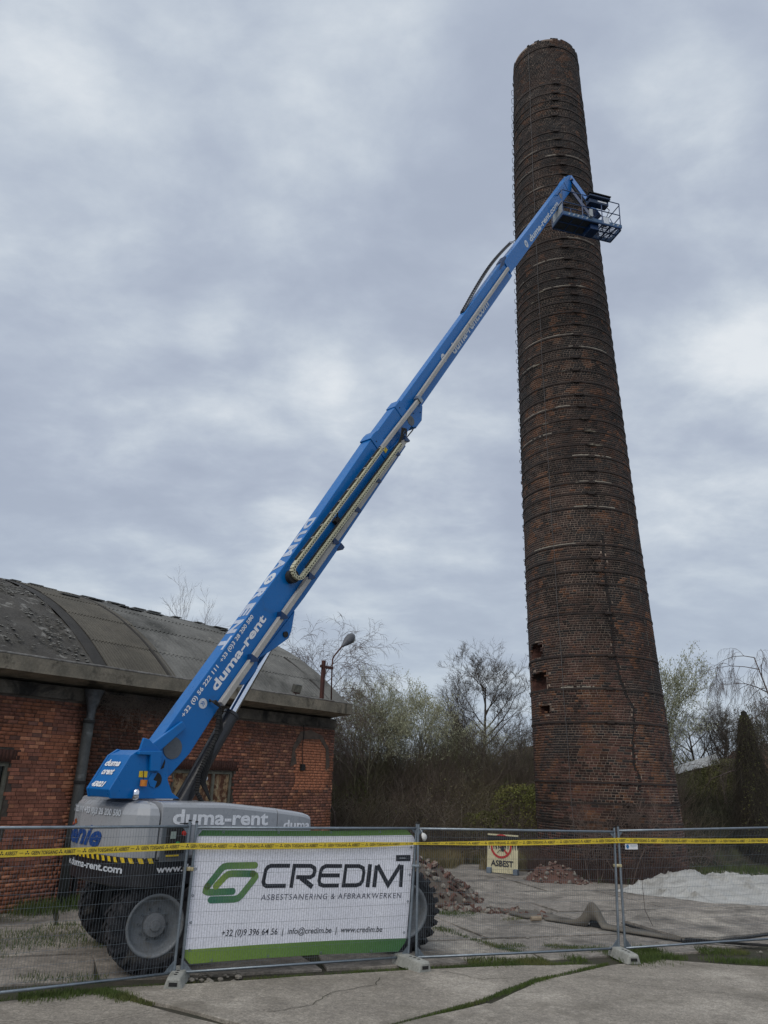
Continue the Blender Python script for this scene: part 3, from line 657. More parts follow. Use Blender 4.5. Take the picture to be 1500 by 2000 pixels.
# inner flue and top rim
for i in range(24):
    a, b = 2 * math.pi * i / 24, 2 * math.pi * (i + 1) / 24
    cm.add([chp(a, CTOP - .12, -.014), chp(b, CTOP - .12, -.014), chp(b, CTOP - .12, -.5), chp(a, CTOP - .12, -.5), chp(a, CTOP - 5, -.5), chp(b, CTOP - 5, -.5)], [(0, 1, 2, 3), (3, 2, 5, 4)])
cm.build('sooty_rim', mBlackM, chim, fix=False)
for (a, b, z0, z1) in HOLES:       # knocked-out holes with raw brick inside
    a, b = math.radians(a), math.radians(b); hb = MB(); n = 6; k = .38
    rim = [(a + (b - a) * i / n, z0) for i in range(n)] + [(b, z0 + (z1 - z0) * i / n) for i in range(n)] + [(b - (b - a) * i / n, z1) for i in range(n)] + [(a, z1 - (z1 - z0) * i / n) for i in range(n)]
    ca, cz = (a + b) / 2, (z0 + z1) / 2
    r0 = [chp(p, q, -.01) for p, q in rim]; r1 = [chp(ca + (p - ca) * .82 + rnd.uniform(-.01, .01), cz + (q - cz) * .8 + rnd.uniform(-.02, .02), -.2 + rnd.uniform(-.04, .04)) for p, q in rim]
    r2 = [chp(ca + (p - ca) * .55, cz + (q - cz) * .6, -k) for p, q in rim]
    rs = [chp(ca + (p - ca) * 1.16 + rnd.uniform(-.012, .012), cz + (q - cz) * 1.12 + rnd.uniform(-.03, .03), .0035) for p, q in rim]
    hb.loft([rs, r0, r1, r2], cap=False); hb.add(r2, [tuple(range(len(r2)))])
    hb.build('knocked_out_hole', M('raw_brick', (.10, .042, .03), (.05, .022, .017), 7, .95, bump=.9, bscale=18, stain=((.015, .012, .01), 2.4, .50, .62)), chim, fix=False)
CH, CP = .0655, .080
allb = []
nrow = int((CTOP - .02) / CP)
for i in range(nrow):
    z = i * CP; r = crad(z); n = round(2 * math.pi * r / (.235 if (i % 2 or (i // 9) % 3 == 2) else .122)); w = 2 * math.pi / n; off = (.5 * (i // 2 % 2) + .25 * (i % 2) + .07 * math.sin(i * 1.3)) * w - math.pi
    p = off + w * np.arange(n); hd_ = rng.random(n) < .12
    for k in range(n): allb.append((p[k], w, z))
PB = np.array(allb); nb = len(PB)
ph, wd, zz = PB.T
big = fbm(ph * 2.2, zz * .45, 41); mid = fbm(ph * 6, zz * 1.3, 42); red = fbm(ph * 3.1 + 9, zz * .8, 43, 3)
v = rng.uniform(.68, 1.25, nb)
low = np.clip(1 - (zz - 1.0) / 8.5, 0, 1)
colr = A(.078, .047, .037)[None] * (1 - low[:, None]) + A(.14, .058, .042)[None] * low[:, None]
colr = colr * (1.12 - .55 * np.clip((big - .42) * 3, 0, 1))[:, None]
m_ = (red > .60) & (rng.random(nb) < .75); colr[m_] = A(.15, .066, .038) * (.55 + .6 * low[m_])[:, None]
m_ = rng.random(nb) < .16; colr[m_] = A(.034, .027, .026)
m_ = rng.random(nb) < .05; colr[m_] = A(.17, .075, .04)
top_ = np.clip((zz - 10) / 16, 0, 1)[:, None]; colr = colr * (1 - .45 * top_)
soot_ = np.clip((fbm(ph * 3.2 + 4, zz * .9, 46, 4) - .50) * 7, 0, 1) * (rng.random(nb) < .85); colr = colr * (1 - .72 * soot_)[:, None]
org_ = (fbm(ph * 5 + 2, zz * 1.8, 47, 3) > .66); colr[org_] = A(.17, .075, .038) * (1 - .45 * top_[org_])
colr = colr * v[:, None] * .88
# each brick: end points on the ring
G_ = .0135
cx = 7.9439 - .050005 * zz + .00061409 * zz * zz; rr = 2.39158 - .925805 * zz / 36 + .0097957 * (zz / 36) ** 2
g2 = G_ / rr / 2; a0 = A_CAM + ph + g2; a1 = A_CAM + ph + wd - g2
ck = np.array([crack_at(z) if crack_at(z) is not None else 9.0 for z in zz[::1]]) if False else None
ckz = np.interp(zz, [c[0] for c in CR], [math.radians(c[1]) for c in CR]); inck = (zz > CR[0][0]) & (zz < CR[-1][0])
ckz = ckz + .010 * np.sin(zz * 9)
mid_c = (a0 + a1) / 2 - A_CAM; half_gap = .0035 * (1 + .5 * np.sin(zz * 2.3))
hit = inck & (np.abs(((mid_c - ckz + np.pi) % (2 * np.pi)) - np.pi) < wd / 2 + half_gap)
left_side = (((mid_c - ckz + np.pi) % (2 * np.pi)) - np.pi) < 0
ckabs = A_CAM + ckz; base_turn = np.round(((a0 + a1) / 2 - ckabs) / (2 * np.pi)) * 2 * np.pi
a1 = np.where(hit & left_side, np.minimum(a1, ckabs + base_turn - half_gap), a1)
a0 = np.where(hit & ~left_side, np.maximum(a0, ckabs + base_turn + half_gap), a0)
pr = rng.uniform(-.001, .007, nb)
keep = np.ones(nb, bool)
for i in range(nb):
    d = ((ph[i] + wd[i] / 2 + math.pi) % (2 * math.pi)) - math.pi
    if zz[i] < 8 and in_hole(d, zz[i] + .034, rnd.uniform(-2, 2.5)): keep[i] = False
keep &= ~((rng.random(nb) < .45) & (zz > CTOP - .14)); keep &= ~((fbm(ph * 2, zz * 0, 77) > .55) & (zz > CTOP - .22))
keep &= (a1 - a0) > .006
def ring(a, dr, z): return np.stack([cx + (rr + dr) * np.cos(a), 27.6722 + (rr + dr) * np.sin(a), z], 1)
VV = np.stack([ring(a0, -.05, zz), ring(a0, pr, zz), ring(a1, pr, zz), ring(a1, -.05, zz), ring(a0, -.05, zz + CH), ring(a0, pr, zz + CH), ring(a1, pr, zz + CH), ring(a1, -.05, zz + CH)], 1)
dd = np.hypot(VV[:, :, 0].mean(1), VV[:, :, 1].mean(1)); frontness = np.cos(mid_c)
sc = np.where(keep & (frontness > .55) & (zz > .3) & (zz < 6) & (a1 - a0 > .08), -frontness * 1.2 + np.abs(zz - 2.6) * .4, 99)
singles = np.argsort(sc)[:300]; sset = np.zeros(nb, bool); sset[singles] = True
unit = MB(); unit.box((0, 0, 0), (1, 1, 1)); me_cb = unit.mesh('brick', mBrickCo)
for i in singles:
    am = (a0[i] + a1[i]) / 2; rn = A(math.cos(am), math.sin(am), 0); tn = A(-math.sin(am), math.cos(am), 0)
    c = A(cx[i], 27.6722, zz[i] + CH / 2) + rn * (rr[i] + pr[i] / 2 - .025); size = (2 * rr[i] * math.sin((a1[i] - a0[i]) / 2), .05 + pr[i], CH)
    o = link('brick', me_cb, chim)
    o.matrix_local = Matrix.Translation(Vector(c - ORG[chim.name])) @ Matrix((tn, rn, (0, 0, 1))).transposed().to_4x4() @ Matrix.Diagonal((*size, 1)); o.color = (*colr[i], 1)
kk = keep & ~sset; V = VV[kk]; n = len(V)
FQ = A((1, 2, 6, 5), (0, 1, 5, 4), (2, 3, 7, 6), (4, 5, 6, 7), (3, 2, 1, 0)).astype(int)
Q = (np.arange(n)[:, None, None] * 8 + FQ[None]).reshape(-1, 4)
quads_mesh('brickwork', V.reshape(-1, 3), Q, mBrickC, np.repeat(colr[kk], 5, 0), chim, kind='stuff')
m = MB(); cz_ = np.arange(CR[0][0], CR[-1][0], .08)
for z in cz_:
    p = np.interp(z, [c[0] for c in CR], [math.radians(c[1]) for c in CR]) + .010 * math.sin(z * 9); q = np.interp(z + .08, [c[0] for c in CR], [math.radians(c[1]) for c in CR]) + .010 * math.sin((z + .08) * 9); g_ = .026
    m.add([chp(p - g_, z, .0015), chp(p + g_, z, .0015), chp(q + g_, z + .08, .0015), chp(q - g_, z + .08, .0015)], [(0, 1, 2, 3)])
m.build('crack', M('crack_shade', (.016, .013, .012), rough=1), chim, fix=False)  # dark ribbon in the brick gap paints in the depth shade of the crack
# iron hoops
HZ = [1.64, 2.2, 2.81, 4.65, 5.71, 6.79, 8.21, 9.23, 9.68, 10.14, 10.64, 12.0, 12.53, 12.96, 13.42, 13.98, 14.45, 15.0, 15.5, 16.02, 16.5, 17.05, 17.55, 18.1, 18.55, 19.1, 19.6, 20.15, 20.62, 20.98, 21.34, 21.78, 22.23, 22.67, 23.25, 23.69, 24.4, 24.9, 25.4, 25.95, 26.45, 27.01, 27.53, 28.01, 28.49, 28.92, 29.35, 30.25, 30.7, 31.15, 31.57, 32.12, 34.41]
for z in HZ:
    hb = MB(); n = 72; h = .058; tl = rnd.uniform(-.012, .012)
    def zt(k): return z + tl * math.sin(2 * math.pi * k / n) + .006 * math.sin(k * 1.1)
    rings = [[chp(2 * math.pi * k / n, zt(k) - h / 2, .004), chp(2 * math.pi * k / n, zt(k) - h / 2, .024), chp(2 * math.pi * k / n, zt(k) + h / 2, .024), chp(2 * math.pi * k / n, zt(k) + h / 2, .004)] for k in range(n + 1)]
    hb.loft(rings, cap=False)
    for phd in (14 + 4 * math.sin(z), -100, 130):
        p = math.radians(phd); c = chp(p, z, .05); rn = A(math.cos(A_CAM + p), math.sin(A_CAM + p), 0); tn = A(-rn[1], rn[0], 0)
        hb.box(c, (.22, .05, .085), [tn, rn, A(0, 0, 1)]); hb.tube([c - tn * .2, c + tn * .2], .014, 6)
    hb.build('iron_hoop', mIron, chim, fix=False)
# lime run-off ledges above some hoops
lm = MB()
for z in [HZ[i] for i in range(3, len(HZ)) if rnd.random() < .42]:
    p = rnd.uniform(-1.3, .2); ln = rnd.uniform(.35, 1.3); n = 20
    for k in range(n):
        if rnd.random() < .10: continue
        a, b = p + ln * k / n, p + ln * (k + 1) / n; h = .035 + .02 * rnd.random()
        lm.add([chp(a, z + .033, .018), chp(b, z + .033, .018), chp(b, z + .033 + h, .003), chp(a, z + .033 + h, .003)], [(0, 1, 2, 3)])
lm.build('lime_ledges', M('lime', (.26, .235, .19), (.14, .12, .10), 4, .95), chim, kind='stuff', fix=False)
# climbing irons on the left flank
def iron_mesh(z):
    p = math.radians(-88); c = chp(p, z, 0); rn = A(math.cos(A_CAM + p), math.sin(A_CAM + p), 0); tn = A(-rn[1], rn[0], 0)
    e_ = .05 if z < 14 else (.07 if z < 19 else .09)
    m = MB(); m.tube([c - tn * .16, c - tn * .16 + rn * e_ * .7, c - tn * .10 + rn * e_, c + tn * .10 + rn * e_, c + tn * .16 + rn * e_ * .7, c + tn * .16], .010, 5); return m
z = 2.6
while z < 34.0:
    iron_mesh(z).build('climbing_iron', mIron, chim, fix=False); z += .45 if z < 20 else .5
m = MB(); pc = lambda z: chp(math.radians(-26), z, .035)
m.tube([pc(z) + A(.01 * math.sin(z * 2), 0, 0) for z in np.arange(.3, CTOP, .6)], .008, 5); m.build('lightning_cable', M('old_copper', (.13, .12, .12), (.09, .085, .085), 3, .7), chim)
# second, right-hand hairline repairs in lime
m = MB()
for z in np.arange(2.0, 13.5, .25):
    if rnd.random() < .45:
        p = math.radians(58 + 1.2 * math.sin(z * 1.9)); q = math.radians(58 + 1.2 * math.sin((z + .25) * 1.9)); m.add([chp(p, z, .008), chp(p + .008, z, .008), chp(q + .008, z + .25, .008), chp(q, z + .25, .008)], [(0, 1, 2, 3)])
m.build('lime_seam', M('lime', (.26, .235, .19)), chim, kind='stuff', fix=False)

# ------------------------------------------------------------------ boom lift
MC = A(-1.88, 14.71, 0); AZ = math.radians(43); MB_ = A(math.sin(AZ), math.cos(AZ), 0); MN = A(MB_[1], -MB_[0], 0)
EL = math.radians(56.5); CE, SEl = math.cos(EL), math.sin(EL); Zv = A(0, 0, 1)
def T(s, off, z): return MC + MB_ * s + MN * off + Zv * z           # boom foot frame
TCX = A(-1.965, 15.372, 0); TK = 1.045
def U(s, off, z): return TCX + MB_ * s * TK + MN * off * TK + Zv * (2.8 + (z - 2.8) * TK)   # turret body frame, a little larger and further back
def B(u, v, w): return T(-2.3 + u * CE - v * SEl, w, 3.1 + u * SEl + v * CE)   # boom frame
BU = MB_ * CE + Zv * SEl; BV = -MB_ * SEl + Zv * CE; BAX = [BU, BV, MN]; TAX = [MB_, MN, Zv]
lift = thing('boom_lift', MC, 'blue and grey telescopic boom lift reaching up to the chimney', 'boom lift')
# chassis
CD = A(.874, .486, 0); CN = A(.486, -.874, 0); CAX = [CD, CN, Zv]
def K(a, b, z): return MC + CD * a + CN * b + Zv * z
m = MB(); m.box(K(0, 0, .82), (3.4, .95, .5), CAX); m.box(K(2.13, 0, .62), (.34, 2.2, .34), CAX); m.box(K(-2.13, 0, .62), (.34, 2.2, .34), CAX)
m.box(K(1.35, 0, .95), (1.3, 1.3, .22), CAX); m.box(K(-1.35, 0, .95), (1.3, 1.3, .22), CAX); m.box(K(0, .75, .72), (1.3, .5, .34), CAX)
m.build('chassis', mBlack, lift, bevel=.03, kind=None)
m = MB(); m.lathe([(.0, 1.05), (.72, 1.05), (.72, 1.2), (.0, 1.2)], T(0, 0, 0), (0, 0, 1), 32); m.build('slewing_ring', mBlackM, lift)
def wheel(a, side):
    ax = CN * side; c = K(a, side * 1.06, .63); R0 = .60
    m = MB()
    m.lathe([(.40, -.20), (.47, -.235), (.56, -.235), (.60, -.20), (.61, -.1), (.61, .1), (.60, .22), (.57, .26), (.50, .272), (.43, .25), (.395, .21)], c, ax, 48, closed=True)
    x = np.cross(Zv, ax); x /= np.linalg.norm(x); y = np.cross(ax, x)
    nl = 22
    for k in range(nl):
        for sd in (-1, 1):
            th = 2 * math.pi * (k + (.5 if sd > 0 else 0)) / nl
            r = math.cos(th) * x + math.sin(th) * y; t = -math.sin(th) * x + math.cos(th) * y
            dgl = ax * sd * math.cos(.55) + t * math.sin(.55); tt = np.cross(r, dgl)
            m.box(c + r * .618 + ax * (.02 + sd * .115), (.27, .065, .07), [dgl, tt, r])
            m.box(c + r * .560 + ax * (.02 + sd * .252) + t * .06, (.14, .065, .06), [r, t, ax])
    ty = m.build('wheel', mTyre, lift, fix=False)
    m = MB(); m.lathe([(.405, .215), (.425, .235), (.425, .25), (.395, .252), (.37, .22), (.36, .12), (.30, .085), (.16, .10), (.15, .10)], c, ax, 40); m.build('rim', M('wheel_grey', (.21, .225, .24), (.17, .185, .20), 3, .5, stain=((.13, .12, .10), 5, .55, .75)), ty, smooth=True)
    m = MB(); m.lathe([(.165, .08), (.165, .19), (.15, .21), (.075, .22), (.07, .25), (.0, .255)], c, ax, 28); m.build('hub', M('hub_grey', (.19, .20, .215), (.15, .16, .17), 4, .5), ty)
    m = MB()
    for k in range(10):
        th = 2 * math.pi * k / 10; r = math.cos(th) * x + math.sin(th) * y; m.lathe([(.0, .125), (.018, .125), (.018, .095)], c + r * .205, ax, 6)
    m.build('wheel_nuts', mGreyD, ty)
for a in (-2.13, 2.13):
    for sd in (1, -1): wheel(a, sd)
# turret tub, outlined in plan
OUT = [(.12, 1.17), (-2.93, 1.2), (-3.1, 1.17), (-3.24, 1.05), (-3.33, .82), (-3.37, .5), (-3.385, .1), (-3.36, -.3), (-3.28, -.65), (-3.14, -.92), (-2.95, -1.1), (-2.7, -1.19), (-2.3, -1.2), (.12, -1.17)]
def inset(poly, d):
    n = len(poly); r = []
    for i in range(n):
        p, q, s = A(*poly[i - 1]), A(*poly[i]), A(*poly[(i + 1) % n]); a = q - p; b = s - q; a /= np.linalg.norm(a); b /= np.linalg.norm(b)
        nn_ = A(-a[1], a[0]) + A(-b[1], b[0]); nn_ /= np.linalg.norm(nn_) + 1e-9; r.append(tuple(q + nn_ * d * (-1 if INS < 0 else 1)))
    return r
INS = 1
_t = inset([(0, 0), (1, 0), (1, 1), (0, 1)], .1)   # orientation probe
def ringp(poly, z): return [U(a, b, z) for a, b in poly]
area2 = sum(OUT[i - 1][0] * OUT[i][1] - OUT[i][0] * OUT[i - 1][1] for i in range(len(OUT))); INS = 1 if area2 > 0 else -1
m = MB(); m.loft([ringp(inset(OUT, .16), 1.2), ringp(inset(OUT, .05), 1.24), ringp(inset(OUT, .03), 1.5), ringp(inset(OUT, .035), 1.6)])
m.build('turret_skirt', mBlack, lift)
REAR = [p for p in OUT if p[0] <= -2.93] ; REAR = [(-2.95, 1.2)] + OUT[2:13] + [(-2.02, -1.2), (-2.02, 1.2)]
a2 = sum(REAR[i - 1][0] * REAR[i][1] - REAR[i][0] * REAR[i - 1][1] for i in range(len(REAR))); INS = 1 if a2 > 0 else -1
REAR = [(-2.95, 1.2), (-3.1, 1.17)] + OUT[3:13] + [(-1.9, -1.2), (-1.9, .3), (-2.9, .36)]
m = MB(); m.loft([ringp(inset(REAR, .05), 1.56), ringp(inset(REAR, .012), 1.6), ringp(REAR, 1.75), ringp(REAR, 2.16), ringp(inset(REAR, .03), 2.25), ringp(inset(REAR, .09), 2.31), ringp(inset(REAR, .2), 2.345)])
m.build('rear_cowl', mGrey, lift, bevel=.012, smooth=False)
def cowl(name, s0, s1, sd, steps):
    rings = []
    for k in range(steps + 1):
        s = s0 + (s1 - s0) * k / steps
        zt = np.interp(s, [-2.93, -1.8, -.8, -.2, .0, .13], [2.345, 2.33, 2.245, 2.18, 2.13, 2.02])
        o_ = np.interp(s, [-2.93, -.3, .0, .13], [1.2, 1.195, 1.14, 1.0])
        prof = [(.42, 1.58), (o_ - .03, 1.58), (o_ - .004, 1.62), (o_, 1.78), (o_, zt - .075), (o_ - .018, zt - .038), (o_ - .07, zt - .010), (o_ - .2, zt), (.42, zt)]
        rings.append([U(s, sd * a, z) for a, z in prof])
    m = MB(); m.loft(rings); return m.build(name, mGrey, lift, bevel=.008)
for sd in (1, -1): cowl('engine_cowl', -2.925, -.79, sd, 8); cowl('front_cowl', -.775, .13, sd, 6)
m = MB(); m.box(U(-.8, 0, 1.7), (2.0, .8, .25), TAX); m.build('deck', mBlackM, lift)
# curved mapping of the rear outline: parameter = lateral offset
RP = [(1.2, -2.95), (1.17, -3.1), (1.05, -3.24), (.82, -3.33), (.5, -3.37), (.1, -3.385), (-.3, -3.36), (-.65, -3.28), (-.92, -3.14), (-1.1, -2.95)]
cum = [0];
for i in range(1, len(RP)): cum.append(cum[-1] + math.hypot(RP[i][0] - RP[i - 1][0], RP[i][1] - RP[i - 1][1]))
def rear(t, z, out_=.006):     # t = arc length measured from the near corner, growing towards the far side
    o_ = np.interp(t, cum, [p[0] for p in RP]); s = np.interp(t, cum, [p[1] for p in RP])
    o2 = np.interp(t + .02, cum, [p[0] for p in RP]); s2 = np.interp(t + .02, cum, [p[1] for p in RP]); d = A(s2 - s, o2 - o_); d /= np.linalg.norm(d) + 1e-9
    nn_ = A(d[1], -d[0]);
    if nn_[0] > 0 and abs(nn_[0]) > .2: nn_ = -nn_
    if abs(nn_[0]) <= .2 and nn_[1] < 0 and t < .3: nn_ = -nn_
    return U(s + nn_[0] * out_, o_ + nn_[1] * out_, z)
def t_of(off): return float(np.interp(-off, [-p[0] for p in RP], cum))
tl0, tl1 = t_of(.80), t_of(-1.02)
text('phone_lettering', '+32 (0)56 222 111 +33 (0)3 28 200 580', 0, tl1 - tl0, 2.105, 2.225, lambda x, y: rear(tl1 - x, y, .012), mGreyPr, lift, bold=.03)
g0, g1 = t_of(.42), t_of(-1.0)
text('rear_logo', 'Genie', 0, g1 - g0, 1.70, 2.0, lambda x, y: rear(g1 - x, y, .008), M('logo_blue', (.01, .06, .25), rough=.5), lift, bold=.035, shear=.35)
m = MB(); m.add([rear(t_of(a), z, .011) for a, z in ((-.72, 1.97), (-.50, 2.04), (-.42, 1.98), (-.66, 1.93))], [(0, 1, 2, 3)]); m.build('logo_accent', M('logo_orange', (.40, .09, .02), rough=.5), lift, fix=False)
text('skirt_lettering', 'www.duma-rent.com', 0, t_of(-1.0) - t_of(.92), 1.40, 1.50, lambda x, y: rear(t_of(-1.0) - x, y, -.018), mGreyPr, lift, bold=.03)
text('side_skirt_lettering', 'www.duma-rent.com', -2.90, -1.35, 1.41, 1.505, lambda x, y: U(x, 1.176, y), mWhiteP, lift, bold=.03)
hzb = MB(); hz = MB(); t = 0.02
hzb.add(sum([[rear(q, 1.535, -.008), rear(q, 1.61, .0)] for q in np.linspace(-.0, cum[-1], 26)], []), [(2 * i, 2 * i + 2, 2 * i + 3, 2 * i + 1) for i in range(25)]); hzb.build('hazard_strip', mBlack, lift, fix=False)
while t < cum[-1] - .15:
    hz.add([rear(t, 1.54, .002), rear(t + .065, 1.54, .002), rear(t + .10, 1.607, .006), rear(t + .035, 1.607, .006)], [(0, 1, 2, 3)]); t += .135
hz.build('hazard_stripes', mYellow, lift, fix=False, kind='stuff')
text('side_lettering', 'duma-rent', -2.745, -.985, 2.035, 2.245, lambda x, y: U(x, 1.206, y), mWhiteP, lift, bold=.03, skew=-.026)
text('front_lettering', 'duma', -.66, -.04, 1.93, 2.07, lambda x, y: U(x, 1.204 - max(0, x + .3) * .20, y), mWhiteP, lift, bold=.03, skew=-.03)
# ground control panel
m = MB(); m.box(U(-2.655, 1.203, 1.79), (.50, .02, .50), TAX); pan = m.build('control_panel', mGreyD, lift, bevel=.006)
m = MB(); m.box(U(-2.67, 1.218, 1.83), (.32, .014, .36), TAX); m.build('panel_face', mBlackM, pan, bevel=.004)
m = MB(); m.box(U(-2.72, 1.228, 1.90), (.09, .01, .10), TAX); m.build('display', M('lcd', (.33, .40, .36), rough=.3), pan)
for s, z, mt, r in ((-2.55, 1.92, M('red_button', (.5, .03, .02), rough=.35), .035), (-2.64, 1.79, M('green_button', (.05, .28, .10), rough=.35), .026), (-2.75, 1.76, mGreyD, .02)):
    m = MB(); m.lathe([(r, 0), (r, .03), (0, .035)], U(s, 1.222, z), MN, 16); m.build('button', mt, pan)
m = MB(); m.box(U(-2.70, 1.222, 1.63), (.22, .01, .02), TAX); m.build('warning_label', mYellow, pan)
m = MB(); m.tube([U(-2.95, 1.17, 2.055), U(-2.5, 1.21, 2.05), U(-2.42, 1.21, 2.05)], .009, 5); m.build('panel_handle', mBlackM, lift)
# riser (blue) : near and far plates with slanted tail box
def side_plate(poly, w0, w1, name, mat=mBlue, **k):
    m = MB(); m.prism(poly, w0, w1, lambda a, b, w: T(a, w, b)); return m.build(name, mat, lift, **k)
RPOLY = [(-3.28, 2.35), (-3.32, 2.47), (-3.05, 2.96), (-2.90, 3.06), (-2.86, 3.23), (-2.76, 3.21), (-2.56, 3.06), (-2.44, 2.96), (-2.38, 2.82), (-2.35, 2.62), (-2.25, 2.44), (-2.10, 2.35)]
side_plate(RPOLY, .30, .35, 'riser_plate', bevel=.008); side_plate([p for p in RPOLY if p[1] < 3.0 or p[0] == -2.90], -.35, -.30, 'riser_plate', bevel=.008)
side_plate([(-3.27, 2.36), (-3.31, 2.47), (-3.03, 2.97), (-2.86, 3.05), (-2.62, 2.98), (-2.62, 2.36)], -.30, .30, 'riser_tail', bevel=.01)
side_plate([(-2.95, 2.98), (-2.95, 3.03), (-2.55, 3.05), (-2.55, 2.75), (-2.72, 2.75), (-2.75, 2.98)], .352, .42, 'hose_cover', bevel=.01)
def disc_part(name, c, r, ax, mat, parent=lift, n=28, h=.012, r2=None):
    m = MB(); m.lathe([(0, 0), (r, 0), (r, h), (0, h)], c, ax, n); return m.build(name, mat, parent)
disc_part('plate_hole', T(-2.58, .345, 2.62), .115, MN, mBlackM)
m = MB(); m.prism([(-2.56, 2.73), (-2.62, 2.62), (-2.55, 2.60), (-2.58, 2.50), (-2.66, 2.53), (-2.71, 2.62), (-2.66, 2.72)], .358, .364, lambda a, b, w: T(a, w, b)); m.build('hole_gusset', mBlue, lift)
m = MB(); m.prism([(-2.505, 2.78), (-2.455, 2.80), (-2.44, 2.88), (-2.45, 2.93)], .345, .357, lambda a, b, w: T(a, w, b)); m.build('slot', mBlackM, lift)
disc_part('beacon', T(-2.80, .40, 2.53), .052, Zv, M('amber_beacon', (.60, .20, .02), rough=.2), h=.09)
m = MB(); m.tube([T(-2.80, .40, 2.53), T(-2.82, .42, 2.62), T(-2.82, .39, 2.75)], .008, 5); m.build('beacon_cable', mBlackM, lift)
m = MB(); m.box(T(-2.80, .357, 2.70), (.14, .006, .09), TAX); m.build('yellow_sticker', mYellow, lift)
m = MB(); m.lathe([(0, 0), (.035, .01), (.05, .04), (.05, .13), (.03, .16), (0, .165)], T(-2.93, .44, 2.33), Zv, 20); m.build('chrome_cap', mChrome, lift, smooth=True)
for k in (-1, 1):
    pass
# lettering on the slanted tail
ts = A(-3.30, 2.48); te = A(-3.04, 2.955); dt = (te - ts) / np.linalg.norm(te - ts); tn_ = A(-dt[1], dt[0])
def tailf(x, y, o_=.006): p = ts + dt * y + tn_ * o_; return T(p[0], x, p[1])
text('tail_lettering', 'duma', -.24, .20, .36, .47, lambda x, y: tailf(x, y, .012), mWhiteP, lift, bold=.035, shear=.2)
text('tail_lettering', 'orent', -.18, .16, .22, .32, lambda x, y: tailf(x, y, .012), mWhiteP, lift, bold=.035, shear=.2)
text('fleet_number', '43021', -.26, .12, .02, .11, lambda x, y: tailf(x, y, .012), mWhiteP, lift, bold=.05, shear=.25)
# boom sections
def bprism(name, poly, w0, w1, mat=mBlue, bevel=.012, **k):
    m = MB(); m.prism(poly, w0, w1, B); return m.build(name, mat, lift, bevel=bevel, **k)
S1 = [(-.45, -.24), (.15, -.34), (1.0, -.32), (1.7, -.41), (2.6, -.46), (3.88, -.55), (5.45, -.60), (5.5, -.565), (8.99, -.62), (8.99, -.36), (8.42, -.30), (8.42, .255), (4.4, .215), (-.25, .262), (-.45, .1)]
base = bprism('base_boom', S1, -.06, .25)
disc_part('pivot_disc', B(.02, -.02, .25), .17, MN, mGreyD, h=.012)
bprism('link_cover', [(-.36, .22), (-.30, .40), (.42, .14), (.38, .02)], .262, .33)
bprism('collar', [(8.10, -.34), (8.10, .285), (8.30, .285), (8.44, .265), (8.44, -.34)], -.075, .27, bevel=.008)
S2 = [(8.30, -.42), (8.30, .225), (9.75, .20), (9.80, -.1), (10.45, -.34), (10.43, -.42), (10.09, -.62), (9.72, -.60), (9.62, -.46), (8.9, -.46)]
bprism('second_boom', S2, -.04, .22)
bprism('end_collar', [(9.50, -.15), (9.50, .225), (9.80, .215), (9.80, -.15)], -.055, .235, bevel=.008)
disc_part('head_window', B(9.72, -.36, .22), .13, MN, mGreyD, h=.006)
S3 = [(9.4, -.40), (9.4, .145), (18.1, .035), (18.1, -.555), (17.8, -.56)]
bprism('third_boom', S3, -.03, .17)
S4 = [(18.02, -.45), (18.02, -.03), (18.5, .0), (20.1, -.055), (25.2, -.175), (25.5, -.16), (26.0, -.20), (26.32, -.32), (26.25, -.42), (25.75, -.66)]
bprism('fly_boom', S4, -.03, .20)
bprism('fly_sleeve', [(17.5, -.05), (17.9, .06), (18.3, .06), (18.3, -.1)], -.02, .19, mat=mBlueD)
disc_part('fly_sticker', B(24.4, -.405, .20), .115, MN, M('faded_sticker', (.22, .20, .18), (.15, .14, .15), 9, .6), h=.004)
m = MB(); m.box(B(25.25, -.37, .203), (.02, .34, .004), BAX); m.box(B(24.98, -.33, .203), (.015, .09, .004), BAX); m.build('shadow_gap', mBlackM, lift)
# edge trim along the base boom top (white protective line seen on the near edge)
bprism('lift_bracket', [(2.2, -.42), (3.5, -.52), (3.14, -.70), (2.98, -.73), (2.62, -.60)], -.08, .27)
disc_part('bracket_pin', B(2.98, -.62, .27), .055, MN, mBlackM, h=.03)
bprism('lower_lug', [(1.62, -.40), (2.25, -.45), (2.12, -.56), (1.72, -.53)], .05, .2, bevel=.006)
bprism('tab', [(5.28, -.57), (5.5, -.57), (5.50, -.70), (5.42, -.70)], -.08, .26, mat=mBlueD)
# hose tubes on the near flank
def vrail(u): return np.interp(u, [1.0, 3.1, 9.05], [-.28, -.325, -.475])
us = [1.05, 2.10, 3.16, 4.25, 5.3, 6.35, 7.4, 8.45, 9.02]
for a, b in zip(us[:-1], us[1:]):
    m = MB(); pa, pb = B(a + .04, vrail(a), .31), B(b - .04, vrail(b), .31); d = (pb - pa) / np.linalg.norm(pb - pa); m.box((pa + pb) / 2, (np.linalg.norm(pb - pa), .105, .10), [d, np.cross(MN, d), MN]); m.build('hose_tube', mRail, lift, bevel=.012)
    m = MB(); m.prism([(b - .10, vrail(b) + .03), (b + .03, vrail(b) + .10), (b + .06, vrail(b) - .08), (b + .02, vrail(b) - .09)], .255, .38, B); m.build('tube_clamp', mBlueD, lift)
for (a, va, b, vb, w) in ((8.16, -.075, 10.32, -.185, .29), (10.42, -.150, 14.2, -.20, .235), (14.22, -.20, 17.95, -.245, .235)):
    m = MB(); pa, pb = B(a, va, w), B(b, vb, w); d = (pb - pa) / np.linalg.norm(pb - pa); m.box((pa + pb) / 2, (np.linalg.norm(pb - pa), .10, .08), [d, np.cross(MN, d), MN]); m.build('hose_tube', mRail, lift, bevel=.01)
